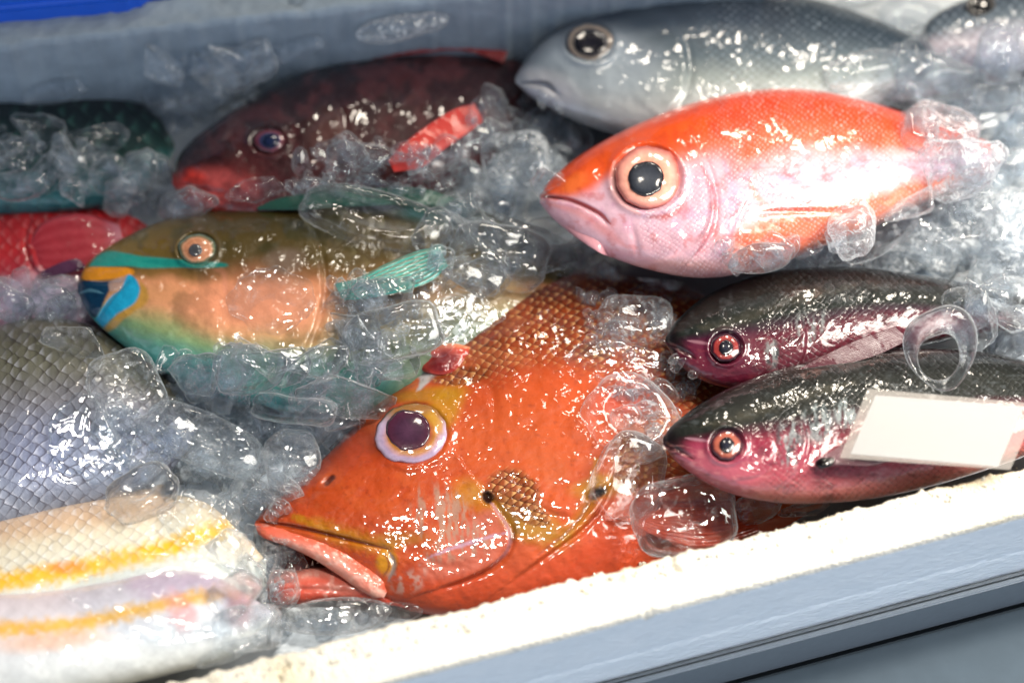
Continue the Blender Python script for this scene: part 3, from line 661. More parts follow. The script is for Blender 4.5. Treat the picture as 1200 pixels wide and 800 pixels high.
# ---- the two dark-backed pink fish
def pinkfish(name, lab, st, ex, ey, er, dpat, yb, seed, iris, wound):
    r = root_at(name, st[4][0], st[4][3], lab)
    f = Loft(st, 330, 170, 18, p=2.25, peak=.5)
    f.socket(ex, ey, er*1.12, er*1.08, 1.1, 1.0)
    gx = ex+88
    f.step([(gx-2, yb(gx)-4), (gx+6, yb(gx)+25), (gx-2, yb(gx)+58), (gx-26, yb(gx)+84)], 1.0, 40, 2, 1)
    f.step([(ex+48, ey-18), (ex+56, ey+8), (ex+40, ey+34), (ex+8, ey+42)], .7, 30, 2, 1)
    f.rough(.5, 25, seed); f.rough(.2, 7, seed+2)
    f.ramp([(0, '101010'), (.2, '202422'), (.36, '1c201e'), (.44, '481c2c'), (.52, '8a2c44'), (.66, '93344e'), (.8, 'ac5060'), (1, 'b8706a')] if dpat else
           [(0, '0e0e0e'), (.2, '1c201e'), (.38, '182220'), (.46, '30142a'), (.56, '5c1830'), (.72, '681c34'), (.86, '54162a'), (1, '401222')], .03)
    d = fbm(f.px/14, f.py/6, seed)
    f.mottle('606a74', 6, .6, .76, .25, seed+4, (1.4, .7), mask=sm(.42, .3, f.tau)*sm(0, .15, f.tau))
    f.line([(ex-30, ey-22), (ex+20, ey-34), (ex+80, ey-55), (ex+150, ey-72)], 5, '8a8470', .1, 1.4, 6)
    f._mix(sm(ex+60, ex-10, f.px)*sm(.42, .55, f.tau), '5c2044' if not dpat else '8c3c5c', .55)
    f.blob(ex-10, ey+28, 50, 14, 'b86478' if dpat else '6a2038', .6, -15, 1.2)
    # snout dark tip
    n = (st[0][0], (st[0][1]+st[0][3])/2)
    f.blob(n[0]+3, n[1]+0, 26, 15, '120e10', .95, -30, .9); f.line([(n[0], n[1]+2), (n[0]+22, n[1]+14), (n[0]+36, n[1]+22)], 2, '2a0c14', .8, .8)
    f.crease([(n[0]-2, n[1]+2), (n[0]+20, n[1]+12), (n[0]+34, n[1]+20)], 2.5, 1.2)
    f.line([(n[0]+26, ey-8), (ex-er, ey-4)], 1.8, 'b890a8', .5, .8)
    # torn silvery streaks
    for (x0, y0, w_, h_) in wound:
        reg = sm(1.2, .7, np.hypot((f.x-x0)/w_, (f.y-y0)/h_)); f._mix(reg*sm(.42, .56, fbm(f.px/3.2, f.py/14, seed+9)), '8c9ca6', .85); f._mix(reg*sm(.58, .7, fbm(f.px/4, f.py/12, seed+19)), '384048', .8)
    f.mottle('2a0c18', 8, .5, .75, .45, seed+31, (2, .8), mask=sm(.45, .55, f.tau)); f.mottle('c88890' if dpat else '803848', 5, .58, .75, .4, seed+33, (2, .8), mask=sm(.5, .6, f.tau)); f.col *= np.array([.78, .72, .64] if dpat else [.62, .54, .47])
    f.mask(0, sm(ex+10, ex+80, f.px)*.85); f.mask(1, sm(.46, .36, f.tau)*.12*sm(.3, .6, d)*.5)
    m = fish_mat(name+'_skin', 5.6, 1.15, (.4, .42, .44), .07, .6, .7, .3, .35, .28, grain=.25, bumpd=.0006)
    f.build('body', m, r)
    eye(r, f, ex, ey, er, er*.97, 0, iris, (ex, ey, er*.46, er*.5, [(0, '20222e'), (.6, '14141c'), (1, '0c0a10')]), 3.2, .9, EYE_M, PUP_M)
    return r, f
ring1 = [(0, '3a0c14'), (.45, '501018'), (.5, '702422'), (.72, '7e2c2a'), (.8, '3c101c'), (.86, '28101c'), (1, '1c0c18')]
ring2 = [(0, '50181c'), (.45, '602828'), (.5, '94503f'), (.7, '8c483a'), (.8, '5c2c2c'), (.86, '301420'), (1, '2a1420')]
r1, f1 = pinkfish('dark_backed_fish', 'small dark backed wine red fish, upper of the two stacked by the price card',
    [(780, 395, 780, 402, .5, 46), (794, 374, 796, 428, 8, 44), (828, 346, 832, 450, 14, 42), (880, 324, 880, 456, 18, 40), (940, 314, 935, 446, 20, 38), (1000, 313, 995, 426, 20, 36), (1060, 319, 1060, 410, 18, 34), (1115, 328, 1115, 398, 15, 32), (1160, 338, 1160, 390, 12, 30), (1230, 352, 1230, 385, 8, 28)],
    851, 407, 18.5, False, lambda x: 372-.05*(x-900), 61, ring1, [(945, 385, 12, 22), (905, 415, 9, 18), (965, 378, 6, 14)])
fin(r1, 'pectoral_fin', [(936, 432, 944, 440, .8, 62), (970, 414, 982, 430, .8, 62), (1010, 396, 1028, 416, .7, 60), (1050, 382, 1066, 398, .4, 56)], '4c1824', '30101a', 7, .6)
r2, f2 = pinkfish('dark_backed_fish', 'small dark backed pink fish, lower of the two, with the blank price card on it',
    [(777, 512, 777, 520, .5, 62), (792, 494, 796, 544, 8, 60), (835, 464, 842, 573, 16, 58), (895, 438, 900, 588, 21, 55), (960, 421, 962, 590, 24, 52), (1025, 411, 1025, 584, 24, 49), (1090, 408, 1092, 570, 22, 46), (1150, 412, 1158, 550, 19, 42), (1210, 424, 1215, 530, 16, 38), (1280, 440, 1280, 505, 10, 34)],
    852, 521, 19.5, True, lambda x: 490-.05*(x-900), 73, ring2, [(957, 497, 18, 24), (925, 520, 16, 30), (990, 485, 14, 18)])
fin(r2, 'pectoral_fin', [(960, 538, 966, 546, .8, 79), (978, 526, 990, 545, .8, 80), (1005, 512, 1020, 545, .6, 79), (1030, 508, 1045, 540, .4, 77)], '7c5058', '4c383c', 8, .6)
sp_ = Loft([(955, 541, 956, 546, .5, 78), (962, 536, 963, 549, 2, 79), (972, 535, 974, 546, 2, 79.5), (984, 531, 986, 538, .5, 79)], 20, 14, 6); sp_.base('0a0606'); sp_.build('fin_base', FIN_M, r2, 'black spot at the base of the side fin')

# ---- silver fish at the back
def simple_fish(name, lab, st, ramp, matkw, eyeargs=None, extra=None, ns=200, nt=110, px=None):
    i = len(st)//2
    r = root_at(name, st[i][0], (st[i][1]+st[i][3])/2, lab)
    f = Loft(st, ns, nt, 16, p=2.3); f.rough(.7, 26)
    f.ramp(ramp, .05); f.mask(0, np.ones_like(f.h)*.8)
    if extra: extra(f, r)
    f.build('body', fish_mat(name+'_skin', **matkw), r)
    if eyeargs: eye(r, f, *eyeargs, mat=EYE_M, pmat=PUP_M)
    return r, f
def ex_silver(f, r):
    f.socket(692, 50, 30, 24, 1.2, 1.2)
    f.step([(790, 30), (805, 65), (800, 110), (770, 145)], 2, 50, 3, 1); f.crease([(606, 98), (635, 100), (655, 112)], 3, 2)
    f.blob(700, 75, 75, 40, '949ea8', .8, -10, 1); f.blob(640, 105, 40, 20, 'b4b4bc', .8, -20, 1); f.line([(645, 35), (680, 15), (740, 5)], 16, '20283a', .8, 1.2)
    f.line([(610, 97), (640, 97), (652, 108)], 2, '1c2028', .8, 1); f._mix(sm(900, 960, f.px)*sm(.4, .1, f.tau), '2c3a44', .6)
    f.msk[..., 0] *= sm(800, 850, f.px); f.mask(1, sm(.25, .5, f.tau)*.4)
simple_fish('silver_fish', 'blurred silver grey fish with dark eye, behind the orange red one',
    [(604, 90, 604, 97, .5, 34), (622, 62, 628, 118, 10, 32), (665, 26, 680, 145, 20, 30), (725, 2, 745, 165, 26, 28), (800, -12, 815, 178, 30, 26), (880, -12, 890, 176, 30, 24), (960, 0, 965, 158, 26, 22), (1030, 24, 1035, 128, 20, 20), (1090, 48, 1092, 106, 14, 18), (1150, 66, 1150, 92, 8, 18)],
    [(0, '1c222c'), (.2, '343e4a'), (.4, '525e66'), (.55, '8a9290'), (.75, 'a8aaaa'), (1, '8a8c90')], dict(size=6.5, aspect=1.3, rim=(.5, .6, .7), rimamt=.25, dark=.5, sbump=.25, jitter=.2, rough=.4),
    (692, 50, 29, 23, 0, [(0, '1a1c2c'), (.6, '20202e'), (.72, '5a5450'), (.85, '8a7c70'), (1, '2a3040')], (691, 50, 18, 15, [(0, '10101c'), (1, '0c0c14')]), 4, 1), ex_silver)

# ---- maroon parrotfish in the shade
def ex_maroon(f, r):
    f.socket(315, 165, 22, 17, 1.2, 1)
    f.step([(385, 100), (402, 150), (392, 195), (360, 235)], 2, 40, 3, 1); f.crease([(205, 215), (235, 222), (262, 226)], 3, 2); f.rough(.8, 14, 5)
    f._mix(sm(330, 210, f.px)*sm(.35, .7, f.tau), 'b03830', .9); f.blob(260, 215, 40, 16, 'c85a58', .6, -10, 1); f.blob(222, 212, 20, 12, 'd8382a', .8, 0, 1)
    f.mottle('5a2a2c', 22, .45, .7, .5, 8); f.blob(390, 165, 24, 30, '6a4640', .6, 0, 1.2, .5); f.line([(430, 62), (520, 54), (600, 66)], 7, '8a1818', .9, 1)
simple_fish('maroon_parrotfish', 'dark maroon fish with red snout in the shade below the back wall',
    [(202, 202, 202, 216, .5, 20), (215, 175, 220, 242, 12, 19), (250, 145, 258, 258, 20, 17), (305, 110, 310, 268, 25, 15), (370, 80, 372, 268, 28, 12), (440, 60, 440, 255, 28, 9), (505, 53, 510, 232, 25, 6), (565, 58, 570, 200, 20, 3), (620, 75, 622, 160, 14, 0), (665, 95, 665, 125, 6, 0)],
    [(0, '1a0c0e'), (.25, '2c1618'), (.6, '3c1e20'), (.85, '502426'), (1, '502828')], dict(size=16, aspect=1.1, rim=(.2, .08, .08), rimamt=.1, dark=.35, sbump=.2, jitter=.4, rough=.4),
    (316, 165, 20, 15, 0, [(0, '28304c'), (.55, '303858'), (.7, '6a3440'), (1, '3a1418')], (317, 165, 10, 8, [(0, '1c2848'), (1, '101830')]), 4, .6), ex_maroon)
rm = [o for o in COL.objects if o.name == 'maroon_parrotfish'][0]
fin(rm, 'pectoral_fin', [(455, 188, 462, 202, 1.4, 50), (478, 164, 494, 196, 1.8, 50), (505, 144, 522, 174, 1.6, 46), (532, 128, 548, 156, 1.4, 42), (556, 122, 566, 142, .8, 38)], 'd03c30', 'a02424', 6, .5)
fin(rm, 'dorsal_fin', [(430, 56, 430, 70, .6, 22), (480, 46, 482, 64, .8, 24), (540, 46, 542, 60, .8, 22), (596, 58, 590, 74, .5, 16)], '8a1c1c', '3a1010', 16, .5)

# ---- dark green fish at the left back
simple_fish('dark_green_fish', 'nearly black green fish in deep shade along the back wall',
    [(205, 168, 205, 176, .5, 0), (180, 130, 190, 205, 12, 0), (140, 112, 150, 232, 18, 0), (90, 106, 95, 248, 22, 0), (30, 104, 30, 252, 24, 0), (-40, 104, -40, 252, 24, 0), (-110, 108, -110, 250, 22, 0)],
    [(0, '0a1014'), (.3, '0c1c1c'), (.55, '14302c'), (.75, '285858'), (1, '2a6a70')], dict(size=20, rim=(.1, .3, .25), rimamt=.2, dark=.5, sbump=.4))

# ---- red fish at the left
def ex_red(f, r):
    f._mix(sm(.5, .8, f.tau)*sm(.35, .6, fbm(f.px/9, f.py/26, 5)), 'd8c0d0', .85); f.blob(60, 345, 60, 22, 'dcd0e0', .6, 0, 1.2, .6)
    f.step([(40, 250), (32, 280), (40, 312), (60, 330)], 1.5, 30, 2, -1)
simple_fish('red_fish', 'crimson fish with white streaked belly, half hidden behind the parrotfish',
    [(215, 296, 215, 304, .5, -8), (190, 262, 190, 340, 9, -8), (150, 244, 150, 372, 14, -7), (95, 238, 95, 392, 18, -6), (40, 237, 40, 398, 20, -5), (-20, 244, -20, 400, 20, -5), (-90, 252, -90, 396, 20, -5)],
    [(0, 'b01c20'), (.3, 'b82a2e'), (.5, 'a83440'), (.7, 'c07888'), (1, 'c898a8')], dict(size=12, rim=(.9, .6, .6), rimamt=.2, dark=.4, sbump=.4), None, ex_red)
rr = [o for o in COL.objects if o.name == 'red_fish'][0]
fin(rr, 'gill_cover', [(34, 285, 36, 300, 1.4, 14), (48, 262, 52, 318, 2.2, 14), (75, 251, 86, 322, 2.4, 13), (108, 252, 118, 312, 2.0, 11), (140, 264, 148, 296, 1.0, 6)], '9a2c36', 'a83a44', 3, .2, edgecol='b06878')
fin(rr, 'pelvic_fin', [(48, 318, 50, 326, .8, 17), (75, 306, 80, 320, .8, 16), (100, 300, 106, 312, .7, 13), (120, 294, 124, 302, .5, 10)], '2c1838', '6a3050', 5, .6)

# ---- grey scaled fish at the left
def ex_grey(f, r):
    f._mix(sm(.3, .05, f.tau), '6a6454', .7); f.blob(40, 530, 50, 40, '8088a8', .6, 0, 1.3); f.mask(1, np.ones_like(f.h)*.35); f.blob(30, 420, 90, 26, '747464', .6, 0, 1.3)
simple_fish('grey_scaled_fish', 'silver grey fish with large diamond scales at the picture edge',
    [(228, 500, 228, 510, .5, 16), (205, 455, 212, 538, 12, 15), (160, 412, 172, 578, 18, 14), (110, 381, 118, 602, 24, 13), (50, 371, 55, 620, 27, 12), (-5, 381, 0, 640, 27, 12), (-70, 398, -70, 655, 26, 12)],
    [(0, '3c3a30'), (.2, '6c6a5e'), (.4, '808088'), (.7, '9098ac'), (1, '8a8e9a')], dict(size=11, aspect=1.15, rim=(.75, .78, .9), rimamt=.3, dark=.85, sbump=.5, jitter=.25, rough=.4, bumpd=.0008), None, ex_grey, 260, 180)
rg_ = [o for o in COL.objects if o.name == 'grey_scaled_fish'][0]

# ---- yellow striped fish
def ex_y1(f, r):
    f.line([(-20, 684), (60, 672), (130, 658), (200, 640), (262, 618)], 11, 'e8b420', .95, .7, 7, False)
    f.poly([(-60, 600), (60, 590), (180, 575), (200, 600), (100, 618), (-60, 640)], 'd0a888', .6, 12)
    f.blob(80, 664, 26, 8, 'e08048', .6, 0, 1, .8); f.msk[..., 0] *= sm(.5, .35, f.tau)+.25
simple_fish('yellow_striped_fish', 'pale scaled fish with one bright yellow stripe under the grey fish',
    [(312, 656, 312, 668, .3, 16), (284, 626, 290, 704, 8, 24), (240, 588, 248, 738, 18, 30), (180, 578, 185, 752, 22, 28), (110, 586, 115, 762, 24, 26), (40, 600, 45, 772, 25, 25), (-30, 615, -30, 780, 25, 24), (-100, 628, -100, 784, 24, 24)],
    [(0, 'd0bca0'), (.25, 'd8d0bc'), (.5, 'd4d8d2'), (.8, 'd8dcd4'), (1, 'd8d8cc')], dict(size=10, aspect=1.3, rim=(.85, .9, .95), rimamt=.35, dark=.3, sbump=.4, jitter=.3), None, ex_y1, 260, 150)
def ex_y2(f, r):
    f.line([(-30, 738), (60, 734), (130, 722), (190, 708), (250, 694), (290, 690)], 8, 'e2aa30', .9, .9, 7, False)
    f.poly([(150, 672), (200, 668), (270, 680), (300, 700), (270, 700), (220, 690), (180, 700), (150, 690)], 'b89cb4', .6, 8, 6); f.blob(212, 715, 16, 24, 'd88888', .55, 30, 1, .8); f.blob(280, 712, 14, 20, 'b86868', .6, 0, 1, .6)
    f.blob(60, 750, 60, 10, 'e09a58', .5, 5, 1.3); f.msk[..., 0] *= .35
simple_fish('yellow_striped_fish', 'whitish fish with thin broken yellow stripe in the near corner, under a sheet of ice',
    [(318, 716, 318, 726, .3, 28), (290, 696, 298, 744, 7, 38), (246, 672, 262, 772, 14, 48), (190, 668, 196, 790, 17, 47), (125, 680, 130, 806, 19, 46), (60, 690, 62, 820, 20, 45), (-5, 694, -5, 832, 20, 44), (-90, 698, -90, 840, 20, 44)],
    [(0, 'c8bcc4'), (.3, 'd0ccd4'), (.6, 'd4d8dc'), (1, 'd8dcd8')], dict(size=12, aspect=1.2, rim=(.9, .9, .95), rimamt=.3, dark=.3, sbump=.4), None, ex_y2, 240, 120)

# ---- blurred fish in the far right corner
simple_fish('pale_fish', 'blurred pale snout of another silver fish in the far corner',
    [(1078, 44, 1078, 52, .5, 26), (1092, 20, 1096, 72, 8, 26), (1125, 2, 1130, 82, 14, 25), (1175, -14, 1180, 84, 18, 24), (1240, -24, 1240, 84, 20, 24), (1300, -30, 1300, 80, 20, 24)],
    [(0, '303a48'), (.35, '5a6670'), (.6, 'b0a8b0'), (1, 'b4b0bc')], dict(size=9, rim=(.6, .7, .8), rimamt=.3, dark=.5), (1150, 8, 18, 16, 0, [(0, '18181c'), (.7, '303030'), (1, '6a6460')], (1150, 8, 10, 9, [(0, '0c0c10'), (1, '101014')]), 3, .5), None, 120, 60)

# ------------------------------------------------------------------ price card in its clear sleeve
def sleeve_mat(name, tint, f=.12):
    t = NT(name); gl = t.n('BsdfGlossy', Color=(1, 1, 1), Roughness=.12); tr = t.n('BsdfTransparent', Color=tint)
    d = t.n('BsdfDiffuse', Color=(.62, .58, .54)); m1 = t.n('MixShader', i0=.22, i1=tr.outputs[0], i2=d.outputs[0])
    fr = t.n('Fresnel', IOR=t.math('MULTIPLY_ADD', t.n('NewGeometry').outputs['Backfacing'], 1/1.45-1.45, 1.45))
    return t.surf(t.n('MixShader', i0=fr.outputs[0], i1=m1.outputs[0], i2=gl.outputs[0]))
def card(name, pts, zt, thick, mat, parent, n=24, bow=.0):
    a, b, c_, d = [np.array(p) for p in pts]
    u, v = np.meshgrid(np.linspace(0, 1, n), np.linspace(0, 1, n), indexing='ij')
    P = (a[None, None]*(1-u[..., None])+b*u[..., None])*(1-v[..., None])+(d*(1-u[..., None])+c_*u[..., None])*v[..., None]
    z = zt[0]*(1-u)*(1-v)+zt[1]*u*(1-v)+zt[2]*u*v+zt[3]*(1-u)*v+bow*np.sin(np.pi*u)
    A = pos(P[..., 0], P[..., 1], z).reshape(-1, 3); B = A-np.array([0, 0, thick])
    i, j = np.meshgrid(np.arange(n-1), np.arange(n-1), indexing='ij')
    F = np.stack([i*n+j, i*n+j+1, (i+1)*n+j+1, (i+1)*n+j], -1).reshape(-1, 4)
    F = [tuple(f) for f in F]+[tuple(f[::-1]+n*n) for f in F]
    ring = [k*n for k in range(n)]+[(n-1)*n+k for k in range(1, n)]+[k*n+n-1 for k in range(n-2, -1, -1)]+[k for k in range(n-2, 0, -1)]
    F += [(ring[k], ring[(k+1) % len(ring)], ring[(k+1) % len(ring)]+n*n, ring[k]+n*n) for k in range(len(ring))]
    return mesh_obj(name, np.vstack([A, B]), F, mat, parent, smooth=False)
tagr = empty('price_card', tuple(pos(1095, 500, .07)), 'blank white price card in a clear plastic sleeve on the lower pink fish', 'price card')
z4 = (.097, .094, .083, .086)
card('paper', [(1026, 463), (1200, 476), (1170, 546), (997, 531)], [z+.0004 for z in z4], .0005, plain_mat('card_white', (.50, .60, .70), .5, 0, 50, var=.02), tagr)
card('sleeve', [(1017, 455), (1218, 473), (1184, 550), (984, 536)], [z+.0018 for z in z4], .0003, sleeve_mat('clear_sleeve', (.96, .93, .9)), tagr)

# ------------------------------------------------------------------ ICE
def ice_mat(name, cloud=.12, tint=(.97, .985, 1), rough=.03, bump=.0014, bs=110, thin=.78, rimw=.2, veins=.5):
    t = NT(name); g = t.n('NewGeometry').outputs['Position']; oi = t.n('ObjectInfo').outputs['Random']
    gv = t.n('VectorMath', _operation='ADD', i0=g, i1=t.n('CombineXYZ', X=t.math('MULTIPLY', oi, 9.0)).outputs[0]).outputs[0]
    n1 = t.n('TexNoise', Vector=gv, Scale=bs, Detail=1.5, Roughness=.5, Distortion=.5)
    n2 = t.n('TexNoise', Vector=gv, Scale=bs*1.6, Detail=6, Roughness=.7, Distortion=1.2)
    n3_ = t.n('TexNoise', Vector=gv, Scale=bs*4.5, Detail=2)
    b = t.n('Bump', Strength=1, Distance=bump*1.5, Height=t.math('ADD', n1.outputs['Fac'], t.math('MULTIPLY', n3_.outputs['Fac'], .03)))
    gl = t.n('BsdfRefraction', Color=tint, Roughness=rough, IOR=1.3, Normal=b.outputs[0])
    gs = t.n('BsdfGlossy', Color=(1, 1, 1), Roughness=.05, Normal=b.outputs[0])
    tr = t.n('BsdfTransparent', Color=tint)
    m0 = t.n('MixShader', i0=thin, i1=gl.outputs[0], i2=tr.outputs[0])
    bf = t.n('NewGeometry').outputs['Backfacing']
    fr = t.n('Fresnel', IOR=t.math('MULTIPLY_ADD', bf, 1/1.45-1.45, 1.45), Normal=b.outputs[0])
    m1 = t.n('MixShader', i0=fr.outputs[0], i1=m0.outputs[0], i2=gs.outputs[0])
    df = t.n('BsdfDiffuse', Color=(.88, .92, .95)); tl = t.n('BsdfTranslucent', Color=(.88, .92, .95))
    dd = t.n('MixShader', i0=.5, i1=df.outputs[0], i2=tl.outputs[0])
    n4 = t.n('TexNoise', Vector=gv, Scale=bs*1.1, Detail=2.5, Roughness=.55, Distortion=1.6)
    vein = t.rng(t.math('ABSOLUTE', t.math('SUBTRACT', n4.outputs['Fac'], .5)), .0, .022, 1, 0)
    vein = t.math('MULTIPLY', vein, t.rng(n2.outputs['Fac'], .45, .6))
    fac = t.math('ADD', t.math('MULTIPLY', t.rng(n2.outputs['Fac'], .5, .72), cloud*3.5), t.math('MULTIPLY', vein, veins))
    fac = t.math('ADD', fac, cloud*.2)
    lw = t.n('LayerWeight', Blend=.5, Normal=b.outputs[0]).outputs['Facing']
    fac = t.math('ADD', fac, t.math('MULTIPLY', t.math('POWER', lw, 2.4), rimw), None, True)  # diffuse white at grazing edges imitates their refracted brightness
    return t.surf(t.n('MixShader', i0=fac, i1=m1.outputs[0], i2=dd.outputs[0]))
ICE = {'snow': ice_mat('crushed_clear_ice', .05, thin=.92, rimw=.3, bump=.0006, veins=.2),
       'crisp': ice_mat('crisp_ice', .015, thin=.55, rimw=.42, veins=.25, bump=.0008, bs=75),
       'clear': ice_mat('clear_ice', .02, thin=.83, rimw=.30, veins=.15, bump=.0008, bs=80),
       'soft': ice_mat('cloudy_ice', .10, rough=.05, thin=.8, bs=80, rimw=.32, bump=.0009, veins=.3),
       'frost': ice_mat('frosted_ice', .34, rough=.12, thin=.8, bs=100, rimw=.5, bump=.0010, veins=.5),
       'sheet': ice_mat('thin_ice', .02, thin=.95, bs=75, bump=.0012, rimw=.45, veins=.1)}

def ico(n):
    bm = bmesh.new(); bmesh.ops.create_icosphere(bm, subdivisions=n, radius=1)
    V_ = np.array([v.co[:] for v in bm.verts]); F = np.array([[v.index for v in f.verts] for f in bm.faces]); bm.free(); return V_, F
ICO = {k: ico(k) for k in (1, 2, 3, 4, 5)}
def n3(P, sc, seed, det=2):
    out = np.zeros(len(P))
    for i, p in enumerate(P): out[i] = mnoise.fractal(Vector(p)*sc+Vector((seed*3.7, seed*1.3, 0)), .8, 2.0, det)
    return out
def chunk_mesh(name, kind, seed, lvl=4):
    V_, F = ICO[lvl]; V_ = V_.copy()
    rs = np.random.RandomState(seed)
    d = V_/np.linalg.norm(V_, axis=1)[:, None]
    if kind == 'cube':      # melted cube: rounded box
        p = 4.0; r = (np.abs(d)**p).sum(1)**(-1/p); V_ = d*r[:, None]
        V_ += d*(n3(d, 1.1, seed)*.18)[:, None]
        V_[:, 2] -= .25*np.exp(-((V_[:, 0]/.5)**2+(V_[:, 1]/.5)**2))*(V_[:, 2] > 0)      # dimpled top
    elif kind == 'shard':   # angular broken piece: cut by planes
        V_ = d.copy()
        for k in range(12):
            nrm = rs.normal(size=3); nrm /= np.linalg.norm(nrm); off = rs.uniform(.36, .74)
            s_ = V_@nrm; over = np.maximum(s_-off, 0); V_ -= nrm[None]*(over*.985)[:, None]
        V_ += d*(n3(d, 1.5, seed)*.025)[:, None]
    elif kind == 'ring':    # lens with a hollow
        p = 2.6; r = (np.abs(d)**p).sum(1)**(-1/p); V_ = d*r[:, None]
        V_[:, 2] -= .75*np.exp(-((V_[:, 0]/.55)**2+(V_[:, 1]/.55)**2)**1.5)*np.sign(V_[:, 2]).clip(0, 1)
        V_ += d*(n3(d, 1.2, seed)*.14)[:, None]
    elif kind == 'sheet':
        p = 3.2; r = (np.abs(d[:, :2])**p).sum(1)**(-1/p); V_ = d.copy()
        V_ += d*(n3(d, 1.3, seed)*.25)[:, None]
        V_[:, 2] *= .7+.6*n3(d*1.0, 1.5, seed+5)
    elif kind == 'lump':    # crusty broken lump
        V_ = d.copy()
        for k in range(16):
            nrm = rs.normal(size=3); nrm /= np.linalg.norm(nrm); off = rs.uniform(.5, .8)
            V_ -= nrm[None]*(np.maximum(V_@nrm-off, 0)*.95)[:, None]
        V_ *= (1+.16*n3(d, 1.8, seed))[:, None]
    else:                   # drop: smooth melted pebble
        V_ = d*(1+.20*n3(d, .9, seed))[:, None]
    V_ /= np.abs(V_).max(0)
    me = bpy.data.meshes.new(name); me.vertices.add(len(V_)); me.vertices.foreach_set('co', V_.ravel())
    me.loops.add(F.size); me.loops.foreach_set('vertex_index', F.ravel().astype(np.int32)); me.polygons.add(len(F)); me.polygons.foreach_set('loop_start', np.arange(len(F), dtype=np.int32)*3)
    me.update(calc_edges=True); me.polygons.foreach_set('use_smooth', [True]*len(F)); return me
def loop_mesh():
    V_, F = [], []; n, m = 72, 28
    for i in range(n):
        a = i/n*2*math.pi; R_ = 1+.11*math.sin(2*a+1)+.05*math.sin(3*a)
        c_ = Vector((math.cos(a)*R_, math.sin(a)*R_*1.05, .25*math.sin(a*1.5)))
        rr = .30+.17*math.sin(a+.4)+.05*math.sin(3*a)
        out = Vector((math.cos(a), math.sin(a), 0))
        for j in range(m):
            b = j/m*2*math.pi; V_.append(c_+out*(rr*math.cos(b))+Vector((0, 0, rr*math.sin(b)*1.2)))
    F = [(i*m+j, ((i+1) % n)*m+j, ((i+1) % n)*m+(j+1) % m, i*m+(j+1) % m) for i in range(n) for j in range(m)]
    me = bpy.data.meshes.new('ice_loop'); me.from_pydata([tuple(v) for v in V_], [], F); me.update(); me.polygons.foreach_set('use_smooth', [True]*len(F)); me.materials.append(ICE['crisp']); return me
_cache = {('loop', 0, 'crisp', 4): loop_mesh()}
def ice(px, py, w, h, rot, kind, z, label, mat='clear', group=None, depth=None, seed=None, lvl=4, name='ice_piece'):
    sd = seed if seed is not None else int(px*7+py) % 5
    key = (kind, sd, mat, lvl)
    if key not in _cache:
        me = chunk_mesh('ice_'+kind, kind, sd+1, lvl); me.materials.append(ICE[mat]); _cache[key] = me
    o = bpy.data.objects.new(name, _cache[key]); COL.objects.link(o)
    s_ = .0005/2; dp = depth if depth else min(w, h)*.7
    if kind == 'sheet' and not depth: dp = 10
    o.scale = (w*s_, h*s_, dp*s_)
    o.rotation_euler = (Matrix.Rotation(math.radians(32), 4, 'X')@Matrix.Rotation(math.radians(rot), 4, 'Z')).to_euler()
    o.location = tuple(pos(px, py, z)); tag(o, label, 'ice', group)
    return o
